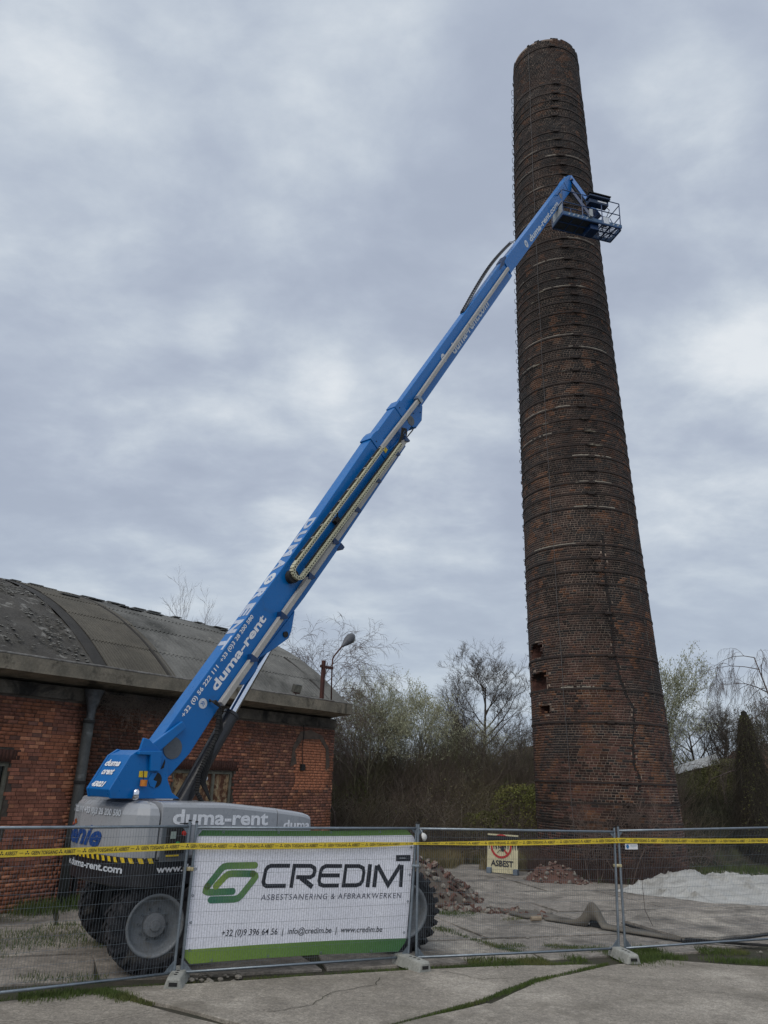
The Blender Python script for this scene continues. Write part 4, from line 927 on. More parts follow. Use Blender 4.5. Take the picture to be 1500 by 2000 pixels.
m = MB(); m.prism([(10.28, -.09), (10.28, -.27), (10.40, -.27), (10.40, -.09)], .22, .36, B); m.build('tube_clamp', mGalv, lift)
# energy chain: links cream with dark slots, running down, round and back
path = []
for k in range(62): q = k / 61; path.append((8.10 - 4.02 * q, -.045 + .150 * q, ))
for k in range(1, 8): a = math.pi * k / 8; path.append((4.05 - .13 * math.sin(a), -.032 + .135 * math.cos(a)))
for k in range(70): q = k / 69; path.append((4.07 + 4.63 * q, -.170 - .215 * q))
lk = MB(); sl = MB(); hk = MB()
for i in range(len(path) - 1):
    p, q = A(*path[i]), A(*path[i + 1]); d = q - p; L = np.linalg.norm(d)
    if L < 1e-6: continue
    d /= L; c = (p + q) / 2; du = BU * d[0] + BV * d[1]; dw = np.cross(MN, du)
    lk.box(B(c[0], c[1], .39), (L * .88, .070, .10), [du, dw, MN]); sl.box(B(c[0], c[1], .442), (L * .36, .030, .006), [du, dw, MN])
    if i % 6 == 0 and i < 60: hk.tube([B(c[0], c[1] + .04, .42), B(c[0] - .05, c[1] + .075, .44), B(c[0] - .12, c[1] + .10, .44)], .008, 4)
lk.build('cable_chain', mCream, lift, kind='stuff'); sl.build('chain_slots', mBlackM, lift, kind='stuff'); hk.build('chain_hooks', mRail, lift, kind='stuff')
m = MB(); m.tube([B(p[0], p[1] + .055, .37) for p in path[:60]], .022, 6); m.tube([B(p[0], p[1] + .055, .37) for p in path[72:]], .018, 6); m.build('chain_hoses', mBlackM, lift)
disc_part('chain_roller', B(3.93, -.03, .26), .13, MN, mBlackM, h=.11)
m = MB(); m.box(B(5.72, -.155, .30), (.14, .10, .12), BAX); m.tube([B(5.72, -.1, .36), B(5.80, -.02, .40)], .018, 6); m.build('chain_guide', mBlackM, lift, bevel=.01)
hs_ = MB()
for k in range(9):
    a = rnd.uniform(-.04, .04); hs_.tube([B(8.6 + a, -.40, .30), B(8.85 + a, -.30 + a, .40), B(9.05, -.22 + a * 2, .42), B(9.2 + a, -.34 + a, .36), B(9.15, -.50, .25), B(9.6 + a, -.56, .2)], .014, 5)
hs_.build('hose_loom', mBlackM, lift, kind='stuff'); m = MB(); m.box(B(8.28, -.20, .27), (.12, .09, .03), BAX); m.build('yellow_sticker', mYellow, lift)
# hoses round the boom foot
hs_ = MB()
for k in range(6):
    o_ = k * .012; hs_.tube([B(1.01, -.05 - o_, .30 - o_), B(.98 + o_, -.12, .38), B(1.02, -.30, .36)], .011, 5)
for k in range(4):
    o_ = k * .03; hs_.tube([B(1.03, -.30, .33), B(.80, -.50 - o_, .28), T(-1.55 - o_, .30, 2.95), T(-1.62 - o_, .3, 2.6), T(-1.5, .32, 2.33)], .017, 6)
hs_.build('hose_loom', mBlackM, lift, kind='stuff')
m = MB(); pp = [B(.98, -.34, .30), B(.62, -.56, .30), T(-1.66, .33, 3.0), T(-1.78, .33, 2.72), T(-1.78, .33, 2.45), T(-1.60, .36, 2.2)]
for i in range(len(pp) - 1):
    for j in range(7): c = pp[i] + (pp[i + 1] - pp[i]) * j / 7; d = pp[i + 1] - pp[i]; d /= np.linalg.norm(d); m.lathe([(.032, -.012), (.045, 0), (.032, .012)], c, d, 10)
m.tube(pp, .033, 8); m.build('ribbed_hose', mBlackM, lift)
# lift cylinder
ca, cb, ct = T(-1.90, .08, 2.25), T(-1.05, .08, 3.74), T(-.24, .08, 5.15); d = (ct - ca) / np.linalg.norm(ct - ca)
m = MB(); m.lathe([(0, 0), (.14, 0), (.14, .02), (.135, .05), (.135, np.linalg.norm(cb - ca) - .06), (.15, np.linalg.norm(cb - ca) - .05), (.15, np.linalg.norm(cb - ca)), (0, np.linalg.norm(cb - ca))], ca, d, 28); m.build('cylinder_barrel', mBlack, lift, smooth=False)
m = MB(); m.lathe([(.075, 0), (.075, np.linalg.norm(ct - cb))], cb, d, 24); m.build('cylinder_rod', mChrome, lift, smooth=True)
for s, o_, z in ((-1.62, .13, 2.72), (-1.52, .15, 2.66)): disc_part('bolt_cap', T(s, o_, z), .035, MN, mGreyPr, h=.03)
# jib and platform
tip = B(26.1, -.33, .08); J = A(7.45, 23.36, 22.72); jd = (J - tip) / np.linalg.norm(J - tip); js = np.cross(jd, A(0, 0, 1)); js /= np.linalg.norm(js); ju = np.cross(js, jd)
jl = np.linalg.norm(J - tip)
m = MB(); m.box(tip + jd * jl * .5 + ju * .10, (jl, .12, .13), [jd, js, ju]); m.build('jib_upper_arm', mBlue, lift, bevel=.01)
m = MB(); m.box(tip + jd * jl * .5 - ju * .14, (jl * .96, .10, .10), [jd, js, ju]); m.build('jib_lower_arm', mBlueD, lift, bevel=.01)
m = MB(); m.tube([tip + jd * .35 - ju * .02, tip + jd * jl * .62 - ju * .03], .05, 10); m.tube([tip + jd * jl * .6 - ju * .03, J - jd * .1], .028, 8); m.build('jib_cylinder', mBlackM, lift)
m = MB(); m.prism([(0, 0), (.22, .12), (.24, -.16), (.05, -.26), (-.12, -.1)], -.13, .13, lambda a, b, w: tip + jd * a + ju * b + js * w); m.prism([(-.14, .10), (.12, .16), (.2, -.2), (-.12, -.26)], -.12, .12, lambda a, b, w: J + jd * a + ju * b + js * w); m.build('jib_knuckle', mBlueD, lift, bevel=.015)
m = MB()
for k in range(5): m.tube([tip - ju * .1 + js * (.05 * (k - 2)), tip + jd * .5 - ju * (.22 + .03 * k), tip + jd * 1.2 - ju * (.20 + .02 * k), J + Zv * .15 + js * .05 * (k - 2), J - Zv * .1 + js * .12], .012, 5)
m.build('jib_hoses', mBlackM, lift, kind='stuff')
PX = A(.962, .272, 0); PY = A(-.272, .962, 0); PC = A(7.08, 23.2, 21.98)
def Pf(x, y, z): return PC + PX * x + PY * y + Zv * z
PAX = [PX, PY, Zv]; hx, hy = 1.20, .39
mBask = M('platform_paint', (.008, .05, .17), (.02, .05, .12), 3, .45)
m = MB(); fr = [Pf(-hx, -hy, 0), Pf(hx - .1, -hy, 0), Pf(hx, -hy + .1, 0), Pf(hx, hy, 0), Pf(-hx, hy, 0)]
for i in range(5): m.tube([fr[i], fr[(i + 1) % 5]], .032, 6)
for x in (-.75, -.35, .0, .4, .72, .98): m.tube([Pf(x, -hy, 0), Pf(x, hy, 0)], .022 if x != .72 else .035, 5)
m.tube([Pf(-hx, -.02, .0), Pf(hx, -.02, 0)], .03, 5); m.tube([Pf(.72, hy, 0), Pf(1.05, -hy, 0)], .02, 5)
bask = m.build('platform', mBask, lift)
m = MB(); m.box(Pf(-.45, 0, .012), (1.45, .76, .012), PAX); m.build('floor_plate', M('chequer_plate', (.035, .05, .07), (.025, .035, .05), 6, .6), bask)
m = MB()
for k in range(20): x = .30 + .042 * k; m.box(Pf(x, 0, .035), (.006, .76, .02), PAX)
for k in range(9): m.box(Pf(.72, -.34 + .085 * k, .03), (.86, .006, .016), PAX)
m.build('floor_grating', mBask, bask, kind='stuff')
m = MB()
for y in (-hy, hy): m.box(Pf(0, y, .10), (2 * hx, .012, .13), PAX)
for x in (-hx, hx): m.box(Pf(x, 0, .10), (.012, 2 * hy, .13), PAX)
m.build('toe_board', M('toe_board_blue', (.03, .09, .20), (.05, .10, .17), 3, .5), bask)
m = MB()
for k in range(12):
    x = -1.0 + .18 * k
    if -.2 < x < .3: continue
    m.add([Pf(x, hy - .008, .06), Pf(x + .06, hy - .008, .06), Pf(x + .11, hy - .008, .14), Pf(x + .05, hy - .008, .14)], [(0, 1, 2, 3)])
    m.add([Pf(x, -hy - .008, .06), Pf(x + .06, -hy - .008, .06), Pf(x + .11, -hy - .008, .14), Pf(x + .05, -hy - .008, .14)], [(0, 1, 2, 3)])
m.build('toe_stripes', M('pale_stripe', (.34, .38, .42), rough=.6), bask, kind='stuff', fix=False)
m = MB(); cor = [(-hx, -hy), (hx - .06, -hy), (hx, -hy + .06), (hx, hy), (-hx, hy)]
for z in (.58, 1.1):
    for i in range(5): m.tube([Pf(*cor[i], z), Pf(*cor[(i + 1) % 5], z)], .019, 6)
for (x, y) in ((-hx, -hy), (-.4, -hy), (.4, -hy), (hx - .03, -hy + .03), (hx, hy), (.4, hy), (-.4, hy), (-hx, hy)): m.tube([Pf(x, y, 0), Pf(x, y, 1.1)], .019, 6)
m.tube([Pf(hx, -.2, .1), Pf(hx, .1, .55), Pf(hx, .3, 1.0)], .016, 5); m.build('guard_rail', mBask, bask)
m = MB(); m.box(Pf(-hx + .015, 0, .42), (.012, .70, .50), PAX); m.build('side_panel', M('white_panel', (.46, .49, .50), (.36, .38, .38), 5, .6), bask)
m = MB(); m.box(Pf(.30, -hy + .05, 1.10), (.86, .34, .07), PAX); m.box(Pf(.30, -hy + .10, .93), (.78, .26, .16), PAX); con = m.build('control_console', M('console_blue', (.02, .04, .09), rough=.5), bask, bevel=.015)
m = MB(); m.box(Pf(.42, -hy - .035, .95), (.36, .008, .05), PAX); m.build('console_label', mWhiteP, con)
m = MB(); m.box(Pf(.30, -hy - .06, 1.20), (.9, .16, .03), PAX); m.build('console_lid', mBlackM, con)
m = MB(); m.box(Pf(.12, -.05, -.10), (.34, .5, .26), PAX); m.box(Pf(.16, hy - .05, .45), (.3, .14, .9), PAX); m.build('platform_mount', mBlueD, lift, bevel=.02)
m = MB(); m.lathe([(0, 0), (.06, 0), (.06, .10), (0, .1)], Pf(-.10, -hy - .02, .18), -PY, 16); m.box(Pf(-.08, -hy - .04, .36), (.12, .05, .26), PAX); m.build('work_light', M('lamp_alu', (.4, .42, .42), rough=.35, metal=.3), bask)
m = MB(); m.box(Pf(.56, -.3, .20), (.22, .2, .28), PAX); m.build('tool_box', mGreyPr, bask, bevel=.01)
m = MB()
for a, b, c in (((.5, -.3, 1.0), (.65, -.5, .6), (.55, -.3, .2)), ((.5, 0, .9), (.75, -.1, .4), (.6, .1, .1)), ((.95, .3, .9), (.75, .2, .5), (.9, .3, .05))): m.tube([Pf(*a), Pf(*b), Pf(*c)], .014, 5)
m.build('platform_cables', mBlackM, bask)
# exposed chain bowing above the third section
m = MB()
n = 46
for k in range(n):
    q = k / (n - 1); u = 14.6 + 4.7 * q; v = .09 + .13 * math.sin(math.pi * q ** 1.15); q2 = (k + 1) / (n - 1); u2 = 14.6 + 4.7 * q2; v2 = .09 + .13 * math.sin(math.pi * min(1, q2) ** 1.15)
    for w in (-.02, .10): m.tube([B(u, v, w), B(u2, v2, w)], .018, 4)
    m.tube([B(u, v, -.02), B(u, v, .10)], .016, 4); m.tube([B(u, v, -.02), B(u, v + .06, .04), B(u2, v2, .10)], .012, 4)
m.build('bowed_chain', M('chain_grey', (.035, .035, .04), (.07, .07, .075), 9, .7), lift, kind='stuff')
# boom lettering
NF = .254
text('phone_lettering', '+32 (0) 56 222 111', .50, 1.56, .098, .198, lambda x, y: B(x, y, NF), mWhiteP, lift, bold=.025)
text('phone_lettering', '+33 (0)3 28 200 580', 1.66, 2.74, .098, .198, lambda x, y: B(x, y, NF), mWhiteP, lift, bold=.025)
text('side_lettering', 'duma-rent', 1.21, 2.91, -.105, .062, lambda x, y: B(x, y, NF), mWhiteP, lift, bold=.032, skew=-.012)
def arrow_logo(name, cx, cy, r, fn, disc_mat=mGreyPr, mk=mBlue):
    m = MB(); m.add(disc(cx, cy, r, r, lambda a, b: fn(a, b, 0)), [tuple(range(28))]); o = m.build(name, disc_mat, lift, fix=False)
    m = MB()
    for dx in (-.3, .1):
        add_stroke(m, [(cx + dx * r - .1 * r, cy + .42 * r), (cx + dx * r + .28 * r, cy + .06 * r), (cx + dx * r - .1 * r, cy - .42 * r)], .15 * r, lambda a, b: fn(a, b, .003))
    m.build('arrow_mark', mk, o, fix=False)
arrow_logo('round_logo', .90, -.018, .085, lambda a, b, h: B(a, b, NF + h))
text('fly_lettering', 'duma-rent.com', 20.34, 23.85, -.44, -.235, lambda x, y: B(x, y, .205), mGreyPr, lift, bold=.035, skew=-.030)
arrow_logo('round_logo', 19.98, -.315, .125, lambda a, b, h: B(a, b, .205 + h))
text('third_lettering', 'duma-rent.com', 12.93, 15.9, -.40, -.11, lambda x, y: B(x, y, .174), mGreyPr, lift, bold=.03, skew=-.012)
arrow_logo('round_logo', 12.42, -.17, .12, lambda a, b, h: B(a, b, .175 + h))
def topf(x, y, h=.004): return B(x, np.interp(x, [-.25, 4.4, 8.42], [.262, .215, .255]) + h, .095 + y * .82)
for ch, u in (('T', 2.02), ('N', 2.42), ('E', 2.84), ('R', 3.25), ('A', 4.06), ('M', 4.46), ('U', 4.87), ('D', 5.27)):
    text('top_letter', ch, -.165, .165, -.155, .155, lambda x, y, u=u: topf(u - x, y), M('sky_white_print', (.46, .52, .64), rough=.4), lift, bold=.055)
arrow_logo('round_logo', 3.66, 0.0, .16, lambda a, b, h: topf(a, b, .003 + h))
# small bolts along flank plates
m = MB()
for u, v in ((8.2, .12), (8.2, -.1), (9.62, .1), (9.95, -.3), (10.3, -.32), (10.2, -.45), (9.7, -.55), (9.3, -.3)): m.lathe([(0, 0), (.014, 0), (.014, .012), (0, .012)], B(u, v, .272 if u < 8.4 else .235), MN, 6)
m.build('bolts', mBlackM, lift, kind='stuff')

# ------------------------------------------------------------------ site fence
def fence(A2, B2, zt0, zt1, zb0, zb1, lean, label, wire_top=.13):
    A3 = A(*A2, 0); B3 = A(*B2, 0); L = np.linalg.norm(B3 - A3); d = (B3 - A3) / L; n = A(d[1], -d[0], 0)
    r = thing('fence_panel', A3, label, 'fence', 'mobile fence panels across the yard')
    def F(p, z, h=0.0): return A3 + d * p + n * h + Zv * z
    la, lb = lean      # horizontal lean of the two posts (metres, top minus bottom)
    def edge(side, z): q = (z - 1) / 2; return (la * q) if side == 0 else L + lb * q
    for side, zt, zb in ((0, zt0, zb0), (1, zt1, zb1)):
        m = MB(); m.tube([F(edge(side, zb - .05), zb - .05), F(edge(side, zt + .075), zt + .075)], .021, 10); o = m.build('post', mGalv, r, smooth=False)
        m = MB(); m.lathe([(.0, 0), (.0225, 0), (.0225, .02), (0, .02)], F(edge(side, zt + .07), zt + .07), (0, 0, 1), 10); m.build('post_cap', mBlackM, o)
        sg = 1 if side == 0 else -1; p0 = edge(side, zb)
        m = MB(); m.prism([(p0, zb), (p0 + sg * .15, zb + .01), (p0 + sg * .0, zb + .17)], -.003, .003, F); m.build('gusset', mGalv, r)
        p0 = edge(side, zt)
        m = MB(); m.prism([(p0, zt - .01), (p0 + sg * .10, zt - .015), (p0 + sg * .0, zt - .12)], -.003, .003, F); m.build('gusset', mGalv, r)
    for za, zb_ in ((zt0, zt1), (zb0, zb1)):
        m = MB(); m.tube([F(edge(0, za), za), F(L / 2, (za + zb_) / 2 + rnd.uniform(-.006, .006)), F(edge(1, zb_), zb_)], .0195, 8); m.build('rail', mGalv, r, smooth=True)
    nv = int(L / .0385); P0 = []; P1 = []
    for k in range(1, nv):
        q = k / nv
        a = F(edge(0, zb0) * (1 - q) + edge(1, zb1) * q, zb0 * (1 - q) + zb1 * q, .006); b = F(edge(0, zt0) * (1 - q) + edge(1, zt1) * q, zt0 * (1 - q) + zt1 * q, .006)
        b = b + Zv * .012; mid = (a + b) / 2 + d * rnd.uniform(-.003, .003); P0 += [a, mid]; P1 += [mid, b]
    H0 = []; nh = 11
    for k in range(nh):
        q = (k + .75) / (nh + .3); zl = zt0 + (zb0 - zt0) * q; zr = zt1 + (zb1 - zt1) * q; dz = rnd.uniform(-.008, .004); sag = -.012 * rnd.random()
        pts = [F(edge(0, zl), zl, .010), F(L * .33, zl * .67 + zr * .33 + dz + sag, .011), F(L * .66, zl * .33 + zr * .67 + dz + sag, .011), F(edge(1, zr), zr, .010)]
        P0 += pts[:-1]; P1 += pts[1:]
    V, Q = segs_to_mesh(np.array(P0), np.array(P1), np.full(len(P0), .0019), np.full(len(P0), .0019))
    quads_mesh('wire_mesh', V, Q, mWire, None, r, kind='stuff')
    return r, F, L
P1L = (-5.75, 10.11); P1R = (-2.688, 12.175); P2L = (-2.601, 12.245); P2R = (.672, 13.813); P3L = (.750, 13.765); P3R = (4.321, 14.92); P4L = (4.418, 14.942); P4R = (8.30, 16.58)
f1, F1, L1 = fence(P1L, P1R, 2.005, 2.003, .12, .12, (0, 0), 'wire mesh fence panel at the left in front of the big tyre')
f2, F2, L2 = fence(P2L, P2R, 1.985, 1.985, .115, .10, (0, .12), 'wire mesh fence panel carrying the large white banner')
f3, F3, L3 = fence(P3L, P3R, 1.985, 1.975, .10, .12, (0, .05), 'wire mesh fence panel between the banner and the white tarpaulin')
f4, F4, L4 = fence(P4L, P4R, 1.995, 2.08, .12, .12, (0, 0), 'wire mesh fence panel at the right in front of the white tarpaulin')
# couplers between neighbouring panels
for Fa, p, z in ((F2, -.05, 1.43), (F3, L3 + .05, 1.42)):
    m = MB(); m.box(Fa(p, z, .0), (.15, .05, .05), [A(1, 0, 0), A(0, 1, 0), Zv]); m.lathe([(0, 0), (.022, 0), (.022, .03), (0, .03)], Fa(p, z, .02), Fa(0, 0, 1) - Fa(0, 0, 0), 8)
    m.build('coupler', M('yellowed_clamp', (.50, .46, .30), (.3, .24, .12), 12, .6), f2 if Fa is F2 else f3, bevel=.012)
m = MB(); m.box(F3(-.04, 1.42, 0), (.13, .04, .04), [A(1, 0, 0), A(0, 1, 0), Zv]); m.build('coupler', mGalv, f3, bevel=.01)
# concrete feet
def foot(c, ax, label, L=.74):
    ax = A(*ax, 0); ax /= np.linalg.norm(ax); sd = A(ax[1], -ax[0], 0); c = A(*c, 0)
    r = thing('concrete_foot', c, label, 'concrete block', 'concrete feet under the fence joints')
    rings = []
    for t, w, h in ((-.5, .085, .10), (-.47, .115, .145), (-.2, .12, .15), (.2, .12, .15), (.47, .115, .145), (.5, .095, .115)):
        q = c + ax * t * L; rings.append([q - sd * w * 1.12, q + sd * w * 1.12, q + sd * w * .80 + Zv * h * .9, q + sd * w * .68 + Zv * h, q - sd * w * .68 + Zv * h, q - sd * w * .80 + Zv * h * .9])
    m = MB(); m.loft(rings); b = m.build('block', M('pale_cast_concrete', (.33, .335, .31), (.24, .245, .225), 5, .9, bump=.5, bscale=50, stain=((.12, .12, .09), 4, .6, .75)), r, bevel=.012)
    m = MB(); m.box(c + ax * (L * .5 - .002) + Zv * .068, (.02, .11, .045), [ax, sd, Zv]); m.build('hand_slot', mBlackM, r)
    for t in (-.02, .13, .27):
        m = MB(); m.lathe([(0, 0), (.024, 0), (.024, .004), (0, .004)], c + ax * t * L + Zv * .149, (0, 0, 1), 12); m.build('post_hole', mBlackM, r)
foot((-2.63, 12.16), (.08, -.99), 'concrete block seen end-on at the left edge of the banner')
foot((.66, 13.56), (.55, -.84), 'concrete block under the right edge of the banner')
foot((4.30, 14.66), (.16, -.98), 'pale concrete block between the two right-hand fence panels')

# ------------------------------------------------------------------ banner
bn = thing('advertising_banner', A(*P2L, 0), 'large white and green asbestos removal banner tied to the fence', 'banner')
def ban(p, z, h=0.0):
    w = .009 * math.sin(p * 2.1 + z * 1.1) + .006 * math.sin(p * 4.7 - z * 2.3 + 1) + .004 * math.sin(z * 5 + p) + .003 * math.sin(p * 9 + z * 3) - .012 * max(0, z - 1.75) * math.sin(p * 3.1)
    return F2(p, z, -.044 + w + h)
def bx(u, v):       # u, v in 0..1 -> outline of the sheet with clipped corners
    z0 = .205 - .035 * u + .02 * math.sin(u * 3.1) * 1.0 + (.0 if .03 < u < .97 else .0); z1 = 1.948 + .012 * u - .012 * math.sin(3.14 * u)
    z = z0 + (z1 - z0) * v; xl = .018 + max(0, (v - .935)) * 1.3 + max(0, .055 - v) * 1.7; xr = 3.552 + .125 * min(1, (z - .3) / 1.53) - max(0, v - .93) * 2.2 - max(0, .08 - v) * 1.5
    return xl + (xr - xl) * u, z
NU, NV = 70, 36; V = []; Q = []
for j in range(NV + 1):
    for i in range(NU + 1): V.append(ban(*bx(i / NU, j / NV)))
Q = [(j * (NU + 1) + i, j * (NU + 1) + i + 1, (j + 1) * (NU + 1) + i + 1, (j + 1) * (NU + 1) + i) for j in range(NV) for i in range(NU)]
mBan = M('banner_white', (.84, .85, .92), (.79, .80, .88), 1.5, .55)
sheet = quads_mesh('sheet', np.array(V), np.array(Q), mBan, None, bn); sheet.data.polygons.foreach_set('use_smooth', np.ones(len(Q), bool))
mPrint = M('print_face', (1, 1, 1), (.94, .94, .94), 5, .55, src='face')
def bstrip(name, vfun0, vfun1, cfun):
    V = []; cols = []; n = 60
    for i in range(n + 1):
        for j in range(7): x, z = bx(i / n, vfun0(i / n) + (vfun1(i / n) - vfun0(i / n)) * j / 6); V.append(ban(x, z, .003))
    Q = [(i * 7 + j, (i + 1) * 7 + j, (i + 1) * 7 + j + 1, i * 7 + j + 1) for i in range(n) for j in range(6)]
    for i in range(n): cols += [cfun((i + .5) / n)] * 6
    return quads_mesh(name, np.array(V), np.array(Q), mPrint, np.array(cols), bn)
gr0, gr1, gr2 = A(.20, .31, .05), A(.055, .17, .055), A(.04, .16, .065)
bstrip('green_foot_band', lambda u: .0, lambda u: .104 + .0 * u, lambda u: gr0 * (1 - u) + gr1 * u)
bstrip('green_head_band', lambda u: .955 + .0 * u, lambda u: 1.0, lambda u: gr1 * (1 - u) + (gr0 * .5 + gr1 * .5) * u)
# logo: two interlocking bent bars
m = MB()
def cseg(pts, c0, c1, w=.092):
    fine = []
    P_ = [A(*p) for p in pts]
    for q in range(len(P_)):      # round the corners
        if 0 < q < len(P_) - 1:
            a = P_[q] + (P_[q - 1] - P_[q]) * min(.35, .06 / np.linalg.norm(P_[q - 1] - P_[q])); b = P_[q] + (P_[q + 1] - P_[q]) * min(.35, .06 / np.linalg.norm(P_[q + 1] - P_[q]))
            fine += [a, a * .25 + P_[q] * .5 + b * .25, b]
        else: fine.append(P_[q])
    res = []
    for i in range(len(fine) - 1):
        k = max(1, int(np.linalg.norm(fine[i + 1] - fine[i]) / .08)); res += [fine[i] + (fine[i + 1] - fine[i]) * j / k for j in range(k)]
    res.append(fine[-1]); qs = stroke(res, w)
    for i, q in enumerate(qs): t = i / max(1, len(qs) - 1); m.add([ban(p[0], p[1], .004) for p in q], [(0, 1, 2, 3)], tuple(A(*c0) * (1 - t) + A(*c1) * t))
    for e_, c in ((fine[0], c0), (fine[-1], c1)): m.add([ban(e_[0] + w / 2 * math.cos(a), e_[1] + w / 2 * math.sin(a), .0045) for a in np.linspace(0, 6.283, 17)[:-1]], [tuple(range(16))], tuple(c))
cseg([(.955, 1.46), (.47, 1.46), (.26, 1.19)], (.16, .27, .07), (.05, .17, .08))
cseg([(.26, 1.19), (.235, 1.125), (.30, 1.11), (.64, 1.115)], (.15, .25, .07), (.05, .18, .09))
cseg([(.385, 1.19), (.545, 1.355), (.93, 1.345)], (.20, .30, .05), (.045, .16, .08))
cseg([(.93, 1.345), (.99, 1.31), (.74, 1.01), (.33, 1.01)], (.16, .27, .07), (.04, .17, .10))
m.build('logo', mPrint, bn, fix=False)
# company name, drawn stroke by stroke
m = MB(); zb_, zt_ = 1.172, 1.450; w_ = .056
def bl(pts, closed=False, w=w_):
    pts = [(x + .02 * (z - zb_) / .3 * 1.0, z - .018 * (x - 1.1)) for x, z in pts]; fine = []
    for i in range(len(pts) - 1 + closed):
        a, b = A(*pts[i]), A(*pts[(i + 1) % len(pts)]); k = max(1, int(np.linalg.norm(b - a) / .07)); fine += [a + (b - a) * j / k for j in range(k)]
    if not closed: fine.append(A(*pts[-1]))
    add_stroke(m, fine, w, lambda a, b: ban(a, b, .004), closed)
h0, h1 = zb_, zt_; hm_ = (h0 + h1) / 2; r_ = .05
bl([(1.50, h1), (1.19, h1), (1.14, h1 - .02), (1.115, h1 - .06), (1.10, h0 + .06), (1.12, h0 + .02), (1.16, h0), (1.47, h0)])
bl([(1.56, h0 - w_ / 2), (1.57, h1), (1.84, h1), (1.90, h1 - .03), (1.91, h1 - .07), (1.90, hm_ + .01), (1.85, hm_ - .02), (1.62, hm_ - .02)]); bl([(1.70, hm_ - .03), (1.90, h0 - w_ / 2 + .01)], w=.07)
bl([(2.36, h1), (2.09, h1), (2.03, h1 - .03), (2.01, h1 - .08), (2.0, h0 + .07), (2.02, h0 + .02), (2.08, h0), (2.34, h0)]); bl([(2.02, hm_ + .005), (2.34, hm_ + .005)])
bl([(2.42, h0), (2.43, h1), (2.66, h1), (2.735, h1 - .03), (2.755, h1 - .09), (2.745, h0 + .07), (2.71, h0 + .02), (2.64, h0)], True)
bl([(2.84, h0 - w_ / 2), (2.855, h1 + w_ / 2)], w=.068)
bl([(2.955, h0 - w_ / 2), (2.97, h1 + .01)], w=.064); bl([(2.985, h1 + .015), (3.195, h0 + .005), (3.40, h1 + .02)], w=.066); bl([(3.425, h1 + .02), (3.43, h0 - w_ / 2)], w=.064)
m.build('company_name', mBlackPr, bn, fix=False, kind='stuff')
text('strapline', 'ASBESTSANERING & AFBRAAKWERKEN', 1.088, 3.44, .980, 1.058, lambda x, y: ban(x, y, .004), M('slate_print', (.05, .05, .09), rough=.5), bn, bold=-.005, shear=.12, skew=-.017, space=1.15)
text('contact_line', '+32 (0)9 396 64 56  |  info@credim.be  |  www.credim.be', .53, 3.12, .508, .620, lambda x, y: ban(x, y, .004), mBlackPr, bn, bold=.005, shear=.15, skew=-.026)
m = MB(); m.add([ban(x, z, .006) for x, z in ((3.335, 1.485), (3.60, 1.485), (3.60, 1.575), (3.335, 1.575))], [(0, 1, 2, 3)]); tg = m.build('black_label', mBlackPr, bn, fix=False)
text('label_text', 'laeremans', 3.40, 3.51, 1.522, 1.545, lambda x, y: ban(x, y, .008), mGreyPr, tg, bold=.0)
m = MB()
for (u, v) in [(.02, .1), (.015, .3), (.012, .5), (.012, .7), (.985, .15), (.99, .4), (.99, .62), (.985, .85), (.1, .015), (.35, .015), (.6, .015), (.85, .015), (.1, .985), (.35, .985), (.6, .985), (.85, .985)]:
    c = ban(*bx(u, v), .004); m.lathe([(.010, 0), (.018, .001), (.018, .003), (.010, .004)], c, F2(0, 0, 1) - F2(0, 0, 0), 10)
m.build('eyelets', mGalv, bn, kind='stuff', fix=False)

# ------------------------------------------------------------------ barrier tape
tp = thing('barrier_tape', F1(1, 1.7, .04), 'yellow asbestos warning tape strung along the fence', 'tape')
TP = []      # (point, unit normal, half height)
for Fx, L_, z0, z1, tw in ((F1, L1, 1.690, 1.742, None), (F2, L2, 1.738, 1.755, 'r'), (F3, L3, 1.762, 1.835, 'l'), (F4, L4, 1.838, 1.842, None)):
    nrm_ = Fx(0, 0, 1) - Fx(0, 0, 0); k = 34
    for i in range(k + 1):
        q = i / k; hh = .043
        if tw == 'r': hh *= 1 - .55 * max(0, (q - .72) / .28)
        if tw == 'l': hh *= .42 + .58 * min(1, q / .45)
        sag = -.012 * math.sin(math.pi * q)
        TP.append((Fx(L_ * q, z0 + (z1 - z0) * q + sag, .045 + (.008 * math.sin(i * .9) if 1 < i < k - 1 else 0)), nrm_, hh))
tcum = np.concatenate([[0], np.cumsum([np.linalg.norm(TP[i + 1][0] - TP[i][0]) for i in range(len(TP) - 1)])])
TPp = np.array([t[0] for t in TP]); TPn = np.array([t[1] for t in TP]); TPh = np.array([t[2] for t in TP])
def tape(t, y, h=0.0):
    p = A(*[np.interp(t, tcum, TPp[:, i]) for i in range(3)]); n = A(*[np.interp(t, tcum, TPn[:, i]) for i in range(3)]); hh = np.interp(t, tcum, TPh)
    return p + Zv * y * hh + n * h
m = MB(); ts_ = np.linspace(0, tcum[-1], 260); m.add(sum([[tape(t, -1), tape(t, 1)] for t in ts_], []), [(2 * i, 2 * i + 2, 2 * i + 3, 2 * i + 1) for i in range(259)])
m.build('ribbon', M('tape_yellow', (.66, .50, .045), (.60, .45, .03), 3, .38), tp, fix=False)
m = MB(); t = .12; k_ = 0
